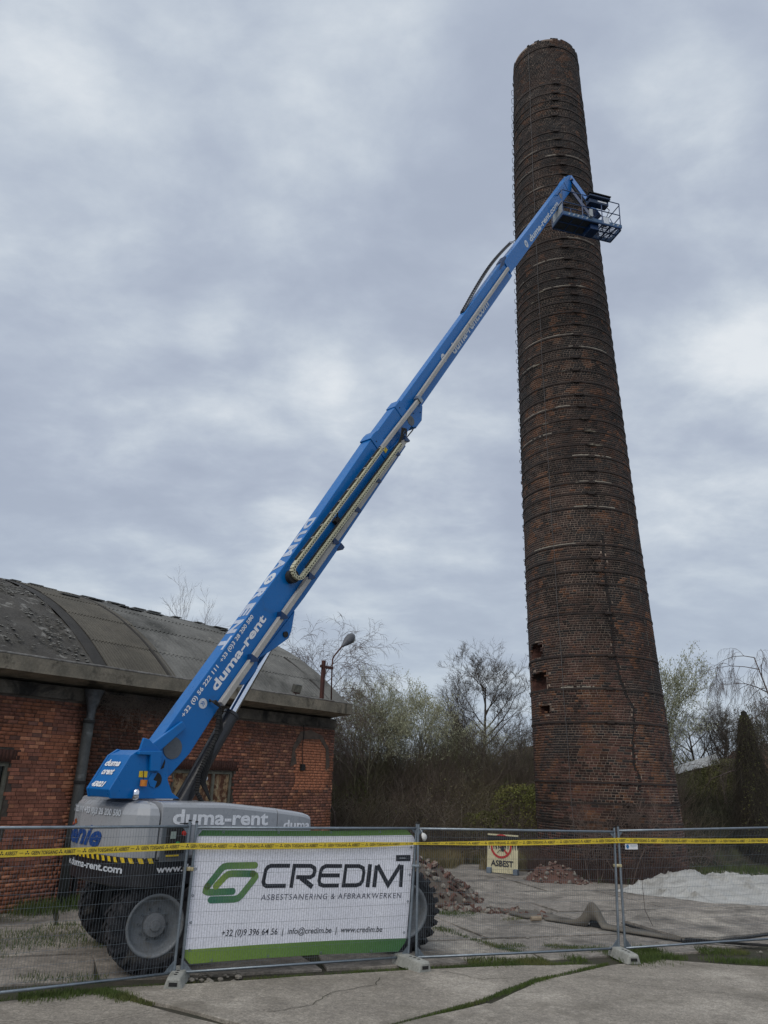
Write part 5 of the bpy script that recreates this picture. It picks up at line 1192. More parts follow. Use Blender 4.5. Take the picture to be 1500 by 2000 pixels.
while t < tcum[-1] - .75:
    text('', 'GEEN TOEGANG', t, t + .325, -.50, .52, lambda x, y: tape(x, y, .0025), None, None, bold=.012, shear=.12, mb=m)
    text('', 'ASBEST', t + .405, t + .555, -.50, .52, lambda x, y: tape(x, y, .0025), None, None, bold=.012, shear=.12, mb=m)
    m.add([tape(t + a, b, .0025) for a, b in ((.575, -.06), (.625, -.06), (.625, .07), (.575, .07))], [(0, 1, 2, 3)])
    for c in (t + .365, t + .672):
        for q in range(3):
            a0_ = math.pi / 2 + q * 2.094; m.add([tape(c, .0, .0025)] + [tape(c + .025 * math.cos(a0_ + e_), .62 * math.sin(a0_ + e_), .0025) for e_ in (-.42, 0, .42)], [(0, 1, 2, 3)])
    t += .722
m.build('lettering', mBlackPr, tp, fix=False, kind='stuff')
# small things hanging on the fence
mk = thing('dust_mask', F3(.06, 1.88, .03), 'white dust mask hanging on the fence post beside the banner', 'mask')
m = MB(); m.lathe([(0, .055), (.035, .05), (.06, .025), (.068, 0), (.06, .0), (.0, .04)], F3(.075, 1.86, .04), PX * .7 + A(.2, -.6, .3), 16); m.build('cup', M('mask_white', (.70, .70, .68), rough=.8), mk, smooth=True)
m = MB(); m.tube([F3(.03, 1.98, .02), F3(.06, 1.92, .05), F3(.09, 1.84, .05)], .003, 4); m.build('strap', mWhiteP, mk)
tg = thing('hire_tag', F4(.12, 1.70, .02), 'small blue and white tag on the right fence panel', 'tag')
m = MB(); m.box(F4(.26, 1.735, .022), (.28, .006, .095), [F4(1, 0) - F4(0, 0), F4(0, 0, 1) - F4(0, 0, 0), Zv]); m.build('plate', mWhiteP, tg)
m = MB(); m.add([F4(.17 + .035 * math.cos(a), 1.735 + .04 * math.sin(a), .027) for a in np.linspace(0, 6.283, 7)[:-1]], [tuple(range(6))]); m.build('blue_mark', M('tag_blue', (.02, .18, .45), rough=.5), tg, fix=False)
m = MB(); m.add([F4(a, b, .027) for a, b in ((.23, 1.735), (.38, 1.735), (.38, 1.755), (.23, 1.755))], [(0, 1, 2, 3)]); m.build('grey_line', mGreyPr, tg, fix=False)

# ------------------------------------------------------------------ asbestos sign
SA, SB = A(3.64, 26.62, 0), A(4.54, 26.15, 0); sdv = (SB - SA); SWd = np.linalg.norm(sdv); sdv /= SWd; snv = A(sdv[1], -sdv[0], 0)
sg = thing('warning_sign', (SA + SB) / 2, 'cream corrugated board with a red no-entry symbol beside the chimney', 'sign')
def sf(x, z, h=0.0): return SA + sdv * x + Zv * z - snv * (.10 * z) + snv * h
m = MB(); n = 78; m.loft([[sf(SWd * i / n, .03, .009 * math.sin(i * 1.05)) for i in range(n + 1)], [sf(SWd * i / n, 1.15, .009 * math.sin(i * 1.05)) for i in range(n + 1)]], cap=False, close=False)
m.build('board', M('cream_board', (.60, .56, .38), (.52, .48, .32), 4, .6), sg, fix=False)
m = MB(); m.box((sf(0, .58, -.03) + sf(SWd, .58, -.03)) / 2, (SWd, .02, 1.05), [sdv, snv, Zv]); m.build('backing', mBlackM, sg)
mRed = M('sign_red', (.42, .025, .025), (.36, .02, .02), 5, .6)
cx_, cz_ = .46, .80
m = MB(); ring = [(cx_ + .32 * math.cos(a), cz_ + .32 * math.sin(a)) for a in np.linspace(0, 2 * math.pi, 41)[:-1]]; add_stroke(m, ring, .065, lambda a, b: sf(a, b, .014), True)
add_stroke(m, [(cx_ - .21, cz_ + .21), (cx_ + .21, cz_ - .21)], .055, lambda a, b: sf(a, b, .0145)); m.build('red_ring', mRed, sg, fix=False)
m = MB(); hx_, hz_ = cx_ + .05, cz_ - .02
m.add([sf(hx_ + .068 * math.cos(a), hz_ - .055 + .075 * math.sin(a), .018) for a in np.linspace(0, 6.283, 17)[:-1]], [tuple(range(16))])
for dx, l, a in ((-.05, .15, 1.85), (-.015, .185, 1.66), (.02, .18, 1.42), (.05, .15, 1.2), (-.07, .11, 2.5)): add_stroke(m, [(hx_ + dx * .8, hz_ - .04), (hx_ + dx * .8 + l * math.cos(a), hz_ - .04 + l * math.sin(a))], .026, lambda p, q: sf(p, q, .0185))
m.build('black_hand', mBlackPr, sg, fix=False, kind='stuff')
m = MB()
add_stroke(m, [(cx_ - .17, cz_ - .10), (cx_ - .13, cz_ - .04), (cx_ - .19, cz_ - .02), (cx_ - .17, cz_ + .06), (cx_ - .10, cz_ + .12), (cx_ - .02, cz_ + .10)], .014, lambda a, b: sf(a, b, .018)); add_stroke(m, [(cx_ - .14, cz_ + .03), (cx_ - .06, cz_ + .03)], .014, lambda a, b: sf(a, b, .018))
add_stroke(m, [(cx_ - .12, cz_ - .20), (cx_ - .06, cz_ - .12), (cx_ + .0, cz_ - .14)], .014, lambda a, b: sf(a, b, .018)); m.build('face_outline', mBlackPr, sg, fix=False, kind='stuff')
text('lettering', 'ASBEST', .13, .86, .215, .395, lambda x, y: sf(x, y, .014), mBlackPr, sg, bold=.03)
for x in (.09, SWd - .06):
    m = MB(); m.box(sf(x, .09, .03), (.15, .2, .17), [sdv, snv, Zv]); m.build('foot_block', M('blue_grey_foot', (.14, .18, .23), (.10, .13, .17), 5, .7), sg, bevel=.02)

# ------------------------------------------------------------------ rubble
def rock_mesh(name, mat, kind):
    m = MB()
    if kind == 'brick': m.box((0, 0, 0), (1, .5, .3)); me = m.mesh(name, mat); 
    else:
        m.lathe([(0, -.4), (.42, -.28), (.5, .05), (.3, .33), (0, .42)], (0, 0, 0), (0, 0, 1), 6); me = m.mesh(name, mat)
        for v in me.vertices: v.co = v.co * rnd.uniform(.8, 1.25)
    return me
mRub = M('broken_brick', (.155, .075, .055), (.10, .052, .04), 9, .95, bump=.6, bscale=40, stain=((.26, .23, .19), 5, .50, .62), src='object')
mDirt = M('dug_earth', (.12, .095, .075), (.075, .06, .048), 4, 1, bump=1.0, bscale=14, c3=(.11, .09, .07))
mStone = M('broken_concrete', (.25, .23, .20), (.16, .145, .125), 7, .95, bump=.6, bscale=30)
def heap(name, label, cx, cy, rx, ry, h, mat, seed, spread, nb_, trail=None, bs=(.14, .26), tint=(.7, 1.4)):
    r = thing(name, (cx, cy, 0), label, 'rubble'); n = 40; V = []
    def hf(x, y):
        d = math.hypot((x - cx) / rx, (y - cy) / ry); return max(0, 1 - d ** 1.3) * h * (.75 + .6 * float(fbm(x * 2.2, y * 2.2, seed))) 
    for j in range(n + 1):
        for i in range(n + 1):
            x = cx + rx * 1.15 * (2 * i / n - 1); y = cy + ry * 1.15 * (2 * j / n - 1); V.append((x, y, hf(x, y) - .02))
    Q = [(j * (n + 1) + i, j * (n + 1) + i + 1, (j + 1) * (n + 1) + i + 1, (j + 1) * (n + 1) + i) for j in range(n) for i in range(n)]
    quads_mesh('earth', np.array(V), np.array(Q), mat, None, r)
    meb = rock_mesh('brick', mRub, 'brick'); mes = rock_mesh('stone', mStone, 'stone')
    for k in range(nb_):
        if trail and rnd.random() < trail[0]: q = rnd.random() ** .9; x = trail[1][0] + (trail[2][0] - trail[1][0]) * q + rnd.gauss(0, .16); y = trail[1][1] + (trail[2][1] - trail[1][1]) * q + rnd.gauss(0, .18)
        else: a = rnd.uniform(*spread); d = rnd.random() ** .6 * 1.05; x = cx + rx * d * math.cos(a); y = cy + ry * d * math.sin(a)
        st = rnd.random() < .25; o = link('stone' if st else 'brick', mes if st else meb, r); s = rnd.uniform(*bs) * (.9 if st else 1)
        o.location = (x - cx, y - cy, hf(x, y) + s * .10); o.rotation_euler = (rnd.uniform(-.9, .9), rnd.uniform(-.9, .9), rnd.uniform(0, 6.28)); o.scale = (s * rnd.uniform(.6, 1.1), s, s); c = rnd.uniform(*tint); o.color = (c, c, c, 1)
heap('rubble_heap', 'heap of earth and broken bricks behind the right front tyre', .75, 21.1, 1.95, 1.9, .92, mDirt, 51, (-1.6, .35), 190, (.36, (1.6, 19.2), (3.9, 18.75)), (.10, .24), (.45, 1.05))
heap('brick_heap', 'red heap of fallen brick debris against the foot of the chimney', 5.45, 25.15, .95, .7, .48, M('brick_dust', (.13, .065, .048), (.085, .048, .037), 6, 1, bump=1.0, bscale=20), 52, (0, 6.28), 110, (.3, (4.6, 24.8), (6.3, 24.6)), (.07, .16), (.6, 1.1))
sc_ = thing('stone_scatter', (-2.2, 12.4, 0), 'few small broken stones on the concrete beside the left block', 'stones'); mes = rock_mesh('stone', mStone, 'stone')
for k in range(16):
    o = link('stone', mes, sc_); o.location = (rnd.uniform(-.28, .35), rnd.uniform(-.15, .35), .01); s = rnd.uniform(.04, .13); o.scale = (s, s, s * .6); o.rotation_euler = (0, 0, rnd.uniform(0, 6))
# loose debris scattered on the yard
n = 1500; x = rng.uniform(-1, 12, n); y = rng.uniform(15.5, 26, n); s = rng.uniform(.008, .04, n) * (rng.random(n) ** 2 + .35)
V = (np.stack([x, y, s * 0 + .006], 1)[:, None] + (A((1, 0, 0), (0, 1, 0), (-1, 0, 0), (0, -1, 0), (0, 0, .7))[None] * s[:, None, None])).reshape(-1, 3)
T4 = (np.arange(n)[:, None, None] * 5 + A((0, 1, 4), (1, 2, 4), (2, 3, 4), (3, 0, 4)).astype(int)[None]).reshape(-1, 3)
quads_mesh('grit', V, T4, mStone, kind='stuff', label='scattered grit and crumbs on the yard behind the fence', cat='grit')

# ------------------------------------------------------------------ tarpaulin, belt, plate, timber
mTarp = M('tarpaulin', (.44, .44, .42), (.36, .36, .345), 1.4, .5, stain=((.24, .23, .205), 1.3, .54, .70))
def tarp_pt(u, v):
    fx = np.interp(u, [0, .12, .35, .55, .8, 1], [6.65, 7.3, 8.65, 9.8, 11.6, 13.6]); fy = np.interp(u, [0, .12, .35, .55, .8, 1], [23.25, 22.75, 21.6, 21.45, 20.9, 20.6])
    bx_ = np.interp(u, [0, .12, .35, .55, .8, 1], [6.75, 7.7, 9.2, 11.0, 13, 15.0]); by = np.interp(u, [0, .12, .35, .55, .8, 1], [23.4, 24.4, 24.9, 24.9, 24.3, 24.0])
    x, y = fx + (bx_ - fx) * v, fy + (by - fy) * v
    pk = np.interp(v, [0, .12, .35, .62, .85, 1], [0, .05, .22, .50, .58, .15]); lu = np.interp(u, [0, .08, .16, .24, .32, .42, .6, .75, 1], [.0, .06, .28, .72, 1.0, .88, .90, 1.08, .9])
    r1 = fbm(x * .9 + y * .5, y * 1.3 - x * .6, 61, 2); r2 = fbm(x * 2.0 + y, y * 2.0 - x * .8, 62, 2)
    r3 = fbm(x * 3.6 - y * 2.2, y * 3.0 + x, 64, 2); fold = (1 - abs(2 * r1 - 1)) ** 7 * .11 + (1 - abs(2 * r2 - 1)) ** 8 * .075 + (1 - abs(2 * r3 - 1)) ** 7 * .03
    return A(x + .06 * math.sin(u * 40) * (v < .02), y + .05 * math.sin(u * 31) * (v < .02),   .008 + .68 * pk * lu * (.9 + .2 * float(fbm(x, y, 63))) + fold * min(1, v * 6 + .06) * min(1, u * 8))
NU, NV = 240, 80; V = [tarp_pt(i / NU, j / NV) for j in range(NV + 1) for i in range(NU + 1)]
Q = [(j * (NU + 1) + i, j * (NU + 1) + i + 1, (j + 1) * (NU + 1) + i + 1, (j + 1) * (NU + 1) + i) for j in range(NV) for i in range(NU)]
tarp = quads_mesh('tarpaulin', np.array(V), np.array(Q), mTarp, label='crumpled off-white tarpaulin spread over a low heap at the right', cat='tarpaulin')
tarp.data.polygons.foreach_set('use_smooth', np.ones(len(Q), bool)); sl_ = tarp.modifiers.new('thickness', 'SOLIDIFY'); sl_.thickness = .006
def plate(name, poly, z, t, mat, label, cat):
    m = MB(); nn = []
    for i in range(len(poly)):
        a, b = A(*poly[i]), A(*poly[(i + 1) % len(poly)]); k = max(1, int(np.linalg.norm(b - a) / .4)); nn += [tuple(a + (b - a) * j / k + (A(rnd.uniform(-.02, .02), rnd.uniform(-.02, .02)) if j else 0)) for j in range(k)]
    m.prism(nn, z, z + t, lambda a, b, w: A(a, b, w + .02 * math.sin(a * 1.3) * (w > z))); return m.build(name, mat, label=label, cat=cat)
mBelt = M('worn_belt', (.125, .11, .09), (.085, .076, .064), 2.4, .9, bump=.4, bscale=40, c3=(.16, .145, .12))
plate('ground_sheet', [(5.35, 18.05), (5.62, 17.2), (5.95, 16.33), (6.66, 16.5), (8.2, 17.5), (10.5, 19.2), (10.0, 20.6), (7.0, 20.2)], .035, .035, mConcB, 'thick shadow-edged sheet lying flat on the yard behind the right fence panel', 'sheet')
m = MB(); m.prism([(5.28, 18.06), (5.56, 17.18), (5.90, 16.26), (6.68, 16.42), (8.2, 17.4), (10.4, 19.1), (7.0, 19.6)], .022, .034, lambda a, b, w: A(a, b, w)); m.build('edge_shadow', mBlackM, bpy.data.objects['ground_sheet'])  # black plate jutting out below paints the shadow line along the sheet edge
plate('flat_board', [(2.62, 19.35), (3.32, 18.22), (3.75, 18.30), (4.25, 18.2), (3.6, 19.2)], .03, .045, mBelt, 'grey board lying flat at the end of the brick trail', 'board')
bt = thing('rubber_belt', (4.3, 17.3, 0), 'long grey belt on the ground with one part curled up', 'belt')
e1 = A(.62, -.785, 0); e1 = (A(5.9, 16.25, 0) - A(3.66, 18.1, 0)); e1 /= np.linalg.norm(e1); e2 = A(-e1[1], e1[0], 0); b0 = A(3.66, 18.1, 0)
HT = ([0, .45, .65, .80, .90, .97, 1.05, 1.13, 1.20, 1.28, 1.5, 2.85], [.035, .045, .08, .16, .32, .43, .45, .38, .22, .07, .05, .04])
m = MB(); rg = []
for t in list(np.linspace(0, .9, 14)) + list(np.linspace(.94, 1.44, 16)) + list(np.linspace(1.55, 2.85, 8)):
    H = float(np.interp(t, *HT)); lift_ = max(0, min(1, (t - .93) / .08)) * max(0, min(1, (1.28 - t) / .1)) * .13; c = b0 + e1 * t; k = min(1, H / .45)
    rg.append([c + e2 * (.02 + .10 * k) + Zv * (.02 + lift_), c + e2 * (.05 + .05 * k) + Zv * (H * .5 + .02 + lift_ * .5), c + e2 * (.07 + .04 * k) + Zv * (H * .85 + .01), c + e2 * .18 + Zv * H, c + e2 * .27 + Zv * H * .86, c + e2 * .36 + Zv * H * .45, c + e2 * .44 + Zv * .035])
m.loft(rg, cap=False, close=False); o = m.build('belt', mBelt, bt, smooth=True, fix=False); s_ = o.modifiers.new('thickness', 'SOLIDIFY'); s_.thickness = .025
m = MB(); m.box(b0 + e1 * 1.09 + e2 * .20 + Zv * .10, (.26, .05, .16), [e1, e2, Zv]); m.build('belt_hollow_shade', mBlackM, bt)  # black box set inside the curl stands in for the shade of its hollow
m = MB(); m.tube([(3.36, 17.92, .07), (3.58, 17.98, .075)], .05, 9); m.build('timber_offcut', mWood, label='short pale timber offcut lying on the concrete', cat='timber')
for poly, lb in (([(5.95, 16.28), (7.0, 16.05), (9.5, 15.9), (9.5, 15.98), (7.0, 16.14), (6.0, 16.36)], 'low dark kerb of rubber along the right joint'),):
    plate('rubber_edge', poly, .03, .03, mBlackM, 'thin black strip lying on the ground behind the right fence panel', 'strip')
# dangling wire on panel four
m = MB(); m.tube([F4(.42, 1.6, .02), F4(.44, 1.2, .03), F4(.47, .7, .02), F4(.60, .45, .04)], .004, 4); m.build('tie_wire', mIron, f4)

# ------------------------------------------------------------------ bank and vegetation
def bank_h(x, y):
    b = np.clip((y - 29.3 - .02 * x) / 4.2, 0, 1); b = b * b * (3 - 2 * b); return b * (1.75 + .5 * fbm(x * .35, y * .35, 71)) - .02
xs = np.linspace(-14, 46, 100); ys = np.linspace(28.5, 60, 50); XX, YY = np.meshgrid(xs, ys); ZZ = bank_h(XX, YY) + .10 * fbm(XX * 1.5, YY * 1.5, 72) * (YY > 30)
idx = np.arange(XX.size).reshape(XX.shape); Q = np.stack([idx[:-1, :-1], idx[:-1, 1:], idx[1:, 1:], idx[1:, :-1]], -1).reshape(-1, 4)
quads_mesh('earth_bank', np.stack([XX, YY, ZZ], -1).reshape(-1, 3), Q, mSoil, kind='structure')
def scrub(name, n, x0, x1, y0, y1, l0, l1, r, mat, label, up=1.0, curl=.28, seg=3, dens=0):
    def base(n):
        x = rng.uniform(x0, x1, n); y = rng.uniform(y0, y1, n); return np.stack([x, y, bank_h(x, y)], 1)
    V, Q = twigs(n, base, lambda n: rng.normal(0, .62, (n, 3)) * A(1, 1, .3) + A(0, 0, up), l0, l1, r, curl, seg); quads_mesh(name, V, Q, mat, kind='stuff', label=label, cat='scrub')
scrub('bank_scrub', 9500, -4.5, 12.5, 30.0, 35.5, .8, 2.3, .009, mScrub, 'tangle of leafless brown scrub covering the bank')
scrub('back_scrub', 5200, -4.0, 12.5, 33.0, 35.5, 1.8, 3.1, .010, M('back_scrub_twig', (.20, .165, .13), (.12, .10, .08), .8, 1, c3=(.16, .16, .085)), 'taller leafless scrub along the crest of the bank', 1.2, .22)
scrub('low_brambles', 9000, -3.0, 7.5, 29.6, 31.5, .3, 1.1, .007, mScrub, 'low brown brambles along the foot of the bank', .45, .5)
scrub('pale_brambles', 1800, -3.0, 12.0, 29.6, 34.5, .6, 2.0, .008, M('grey_twig', (.42, .37, .31), (.26, .225, .19), 3, 1), 'pale grey bramble canes among the scrub', .5, .5)
scrub('right_thicket', 3500, 10.5, 30, 39.8, 42, 1.6, 3.3, .012, M('mossy_twig', (.20, .20, .09), (.13, .135, .065), 2, 1), 'olive thicket behind the shed right of the chimney')
scrub('mossy_scrub', 7000, -4.0, 10.5, 34, 39, 1.4, 3.5, .011, M('mossy_twig', (.20, .20, .09), (.13, .135, .065), 2, 1), 'mossy olive thicket along the top of the bank', 1, .25)
def leaves(name, n, fn, s0, s1, mat, label, cat, parent=None):
    P = fn(n); a = rng.normal(0, 1, (n, 3)); a /= np.linalg.norm(a, axis=1)[:, None]; b = np.cross(a, rng.normal(0, 1, (n, 3))); b /= np.linalg.norm(b, axis=1)[:, None]; s = rng.uniform(s0, s1, n)[:, None]
    V = np.stack([P - a * s, P - b * s * .6, P + a * s, P + b * s * .6], 1).reshape(-1, 3); Q = np.arange(n)[:, None] * 4 + np.arange(4)[None]
    return quads_mesh(name, V, Q, mat, kind='stuff', label=label, cat=cat, parent=parent)
def blob(cx, cy, cz, rx, ry, rz, seed=0):
    def f(n):
        d = rng.normal(0, 1, (n, 3)); d /= np.linalg.norm(d, axis=1)[:, None]; u = fbm(d[:, 0] * 2.5 + 9, d[:, 2] * 2.5 + d[:, 1] + 9, seed); r = (.72 + .45 * u) * rng.uniform(.86, 1.0, n)
        P = A(cx, cy, cz) + d * r[:, None] * A(rx, ry, rz); P[:, 2] = np.maximum(P[:, 2], .05); return P
    return f
def multi(*fs): return lambda n: np.concatenate([f(n // len(fs) + 1) for f in fs])[:n]
leaves('ivy_mound', 30000, multi(blob(5.6, 31.6, 1.0, 1.5, 1.0, 1.7, 3), blob(6.9, 32.2, 1.2, 1.5, 1.1, 1.75, 4), blob(4.2, 31.4, .5, 1.1, .8, 1.25, 5)), .018, .045, M('moss_leaf', (.17, .18, .045), (.10, .115, .03), 1.6, .9, c3=(.22, .20, .06)), 'green ivy-covered mound beside the chimney at the foot of the bank', 'ivy')

def make_tree(name, label, base, height, r0, cat='tree', levels=4, spread=.75, n0=9, droop=0.0, wob=.12, mat=None, twig=None, bare=.28, buds=None, seed=1, leader=1.0, group='bare trees beyond the yard', lean=(0, 0), kids=5, shrink=.56, multi_stem=0):
    R_ = random.Random(seed); root = thing(name, base, label, cat, group); S0 = []; S1_ = []
    def grow(p, d, L, r, lev):
        segs_ = 5 if lev == 0 else 4; pts = [p]; q = d / np.linalg.norm(d)
        for k in range(segs_):
            q = q + A(*(R_.gauss(0, wob) for _ in range(3))) + A(0, 0, -droop * lev * .22 + (.05 if not droop else 0)); q /= np.linalg.norm(q); pts.append(pts[-1] + q * L / segs_)
        rs = [r * (1 - .72 * k / segs_) for k in range(segs_ + 1)]; (S0 if lev == 0 else S1_).append((pts, rs))
        if lev >= levels: return
        nk = n0 if lev == 0 else kids
        for k in range(nk):
            t = (bare + (1 - bare) * (k + R_.random()) / nk) if lev == 0 else (.22 + .78 * (k + R_.random()) / nk); i = min(int(t * segs_), segs_ - 1); f = t * segs_ - i
            b = pts[i] + (pts[i + 1] - pts[i]) * f; ax = pts[i + 1] - pts[i]; ax /= np.linalg.norm(ax); rv = A(R_.gauss(0, 1), R_.gauss(0, 1), R_.gauss(0, 1)); rv -= ax * (rv @ ax); rv /= np.linalg.norm(rv)
            dd_ = ax * (1 - spread * .62) + rv * spread + A(0, 0, .18 * (1 - droop)); l = (height * .50 if lev == 0 else L * shrink) * (1 - .45 * t * (lev == 0)) * R_.uniform(.75, 1.15)
            grow(b, dd_, l, max(rs[i] * .55, .006), lev + 1)
        if lev and lev < levels: grow(pts[-1], q, L * .5, rs[-1], levels)
    if multi_stem:
        for k in range(multi_stem): a = 6.28 * k / multi_stem + R_.random(); grow(A(*base) + A(.15 * math.cos(a), .15 * math.sin(a), 0), A(.42 * math.cos(a) * R_.uniform(.4, 1), .3 * math.sin(a), 1), height * R_.uniform(.6, .85), r0, 0)
    else: grow(A(*base), A(lean[0], lean[1], 1), height * leader * .92, r0, 0)
    def mk(lst, nm, mt, parent):
        P0 = []; P1 = []; Ra = []; Rb = []
        for pts, rs in lst:
            for i in range(len(pts) - 1): P0.append(pts[i]); P1.append(pts[i + 1]); Ra.append(rs[i]); Rb.append(rs[i + 1])
        V, Q = segs_to_mesh(np.array(P0), np.array(P1), Ra, Rb); return quads_mesh(nm, V, Q, mt, None, parent)
    mk(S0, 'trunk', mat or mBark, root); mk(S1_, 'crown', twig or mat or mBark, root)
    if buds:
        ends = np.array([pts[k] for pts, rs in S1_ for k in range(2, len(pts)) if rs[0] < .02 * height / 7 + .008]); m_ = buds[0]
        if len(ends) > 0:
            reps = max(1, int(m_ / len(ends))); E_ = np.repeat(ends, reps, 0); E_ = E_ + rng.normal(0, .06, E_.shape); n = len(E_)
            up = np.stack([rng.normal(0, .3, n), rng.normal(0, .3, n), np.full(n, 1.0)], 1) * rng.uniform(buds[1] * .6, buds[1] * 1.3, n)[:, None]; sd = rng.normal(0, 1, (n, 3)); sd[:, 2] = 0; sd *= (buds[1] * .28 / np.linalg.norm(sd, axis=1))[:, None]
            V = np.stack([E_ - up * .5, E_ - sd, E_ + up * .5, E_ + sd], 1).reshape(-1, 3); quads_mesh('buds', V, np.arange(n)[:, None] * 4 + np.arange(4)[None], buds[2], None, root, kind='stuff')
    return root
make_tree('birch_tree', 'slender reddish birch rising behind the right end of the hall roof', (-2.7, 30.4, .2), 7.4, .07, levels=4, spread=.55, n0=16, droop=.25, wob=.1, mat=mBirch, seed=4, kids=5, leader=1.0)
make_tree('birch_tree', 'second birch just right of the street lamp', (-1.3, 30.6, .2), 6.9, .06, levels=4, spread=.6, n0=15, droop=.35, wob=.12, mat=mBirch, seed=5, kids=5)
make_tree('willow_tree', 'broad budding willow beside the corner of the hall', (-.4, 33, 1.2), 5.5, .07, levels=4, spread=.6, n0=9, mat=mBarkP, multi_stem=4, wob=.13, seed=6, buds=(3000, .05, mBud), kids=4)
make_tree('willow_tree', 'pale budding willow in the middle of the thicket', (1.1, 34, 1.4), 4.9, .06, levels=4, spread=.6, n0=9, mat=mBarkP, multi_stem=3, wob=.13, seed=7, buds=(4200, .07, mBud), kids=4)
make_tree('willow_tree', 'low greenish willow left of the round bare tree', (2.6, 35, 1.5), 4.6, .05, levels=4, spread=.65, n0=8, mat=mBarkP, multi_stem=3, wob=.14, seed=8, buds=(2200, .06, mBud), kids=4)
make_tree('bare_tree', 'rounded leafless tree standing left of the chimney', (5.1, 38, 1.4), 6.2, .13, levels=5, spread=.72, n0=18, mat=mBark, wob=.09, seed=9, bare=.14, kids=5).name
make_tree('bare_tree', 'small dark tree close to the left edge of the chimney', (7.0, 37, 1.5), 4.2, .07, levels=4, spread=.7, n0=9, mat=mBark, multi_stem=3, wob=.14, seed=10, kids=4)
make_tree('bare_tree', 'low bushy tree under the round bare tree', (3.6, 37, 1.5), 4.0, .06, levels=4, spread=.75, n0=8, mat=mBark, multi_stem=3, wob=.16, seed=15, kids=4)
make_tree('willow_tree', 'tall budding willow just right of the chimney', (12.6, 36, 1.3), 6.3, .08, levels=4, spread=.55, n0=10, mat=mBarkP, multi_stem=4, wob=.11, seed=11, buds=(5200, .08, mBud), kids=4)
make_tree('bare_tree', 'spreading leafless tree between the willow and the ivy column', (16.6, 40, 1.5), 5.6, .13, levels=5, spread=.85, n0=11, mat=mBark, multi_stem=3, wob=.1, seed=12, kids=4)
make_tree('weeping_birch', 'weeping birch with hanging twigs at the right edge', (18.0, 34, 1.0), 8.3, .10, levels=4, spread=.8, n0=15, droop=.8, wob=.08, mat=mBirch, seed=13, kids=6)
make_tree('budding_shrub', 'dark budding shrub right of the ivy column', (16.9, 33.5, .8), 5.2, .05, levels=4, spread=.55, n0=9, mat=mBark, multi_stem=4, wob=.14, seed=14, buds=(3800, .07, M('dark_bud', (.10, .09, .07), (.16, .16, .12), 3, .9)), kids=4)
make_tree('bare_tree', 'distant bare treetop showing above the ridge of the hall roof', (-11.3, 46, 0), 10.9, .10, levels=4, spread=.42, n0=11, mat=mBirch, seed=16, kids=4)
for k, (x, y, h) in enumerate(((3.9, 34.6, 3.6), (6.1, 35.2, 3.4), (-1.9, 34.2, 4.0))):
    make_tree('thicket_shrub', ('dense leafless shrub below the round bare tree', 'leafless shrub touching the left side of the chimney', 'dense leafless shrub at the corner of the hall')[k], (x, y, 1.4), h, .035, cat='shrub', levels=4, spread=.65, n0=8, mat=mBark, multi_stem=5, wob=.15, seed=50 + k, kids=4, group='shrubs on the bank')
def bank_leaf(n):
    m = n * 4; x = rng.uniform(-4, 12, m); y = rng.uniform(29.8, 35, m); k = fbm(x * .8, y * .8, 91) > .50; x, y = x[k][:n], y[k][:n]; return np.stack([x, y, bank_h(x, y) + rng.uniform(.1, 1.9, len(x)) * fbm(x * 1.1, y, 92)], 1)
bl_ = bank_leaf(26000)
leaves('bank_leaves', len(bl_), lambda n: bl_, .012, .035, M('bank_leaf', (.15, .14, .07), (.11, .085, .055), .7, 1, c3=(.13, .15, .05)), 'dull green and brown leaves of brambles on the bank', 'bramble leaves')
# ivy-clad column of a tree
iv = thing('ivy_clad_tree', (14.4, 31, 0), 'dark cone of a dead tree smothered in hanging creepers', 'tree')
m = MB(); rg = []
for z, r in ((0, .72), (1.0, .64), (2.0, .55), (3.0, .47), (4.0, .37), (4.7, .27), (5.1, .15), (5.35, .13), (5.62, .10), (5.7, .0)):
    rg.append([A(14.4 + (r * (1 + .22 * (float(fbm(k * .9, z * 1.4, 81)) - .5) * 2)) * math.cos(6.283 * k / 20) + .03 * z * 0, 31 + r * math.sin(6.283 * k / 20), z) for k in range(20)])
m.loft(rg); m.build('trunk', M('dead_creeper_core', (.030, .027, .020), (.018, .017, .012), 5, 1, bump=1, bscale=12), iv)
def ivb(n):
    z = rng.uniform(.6, 5.5, n); a = rng.uniform(0, 6.283, n); r = np.interp(z, [0, 1, 2, 3, 4, 4.7, 5.1, 5.7], [.74, .66, .57, .49, .39, .30, .2, .12]); return np.stack([14.4 + r * np.cos(a), 31 + r * np.sin(a), z], 1)
def ivd(n): return rng.normal(0, .2, (n, 3)) + A(0, 0, -1.1)
V, Q = twigs(6500, ivb, ivd, .3, 1.3, .007, .2); quads_mesh('hanging_creepers', V, Q, M('creeper_twig', (.06, .05, .036), (.035, .03, .022), 2, 1), None, iv, kind='stuff')
leaves('creeper_leaves', 3200, ivb, .02, .05, mIvy, None, None, iv)
# small evergreen far behind
eg = thing('conifer', (5.05, 50, 0), 'small dark conifer on the skyline left of the round bare tree', 'tree'); m = MB(); m.tube([(5.05, 50, 0), (5.05, 50, 5.5)], .08, 6); m.build('trunk', mBark, eg)
def cone(n): z = rng.uniform(1.0, 6.5, n); a = rng.uniform(0, 6.283, n); r = (6.6 - z) * .22 * rng.uniform(.6, 1, n) * (.8 + .4 * fbm(a * 2, z * 3, 5)); return np.stack([5.05 + r * np.cos(a), 50 + r * np.sin(a), z], 1)
leaves('crown', 5000, cone, .05, .12, M('conifer_green', (.02, .032, .016), (.012, .022, .012), 3, 1), None, None, eg)
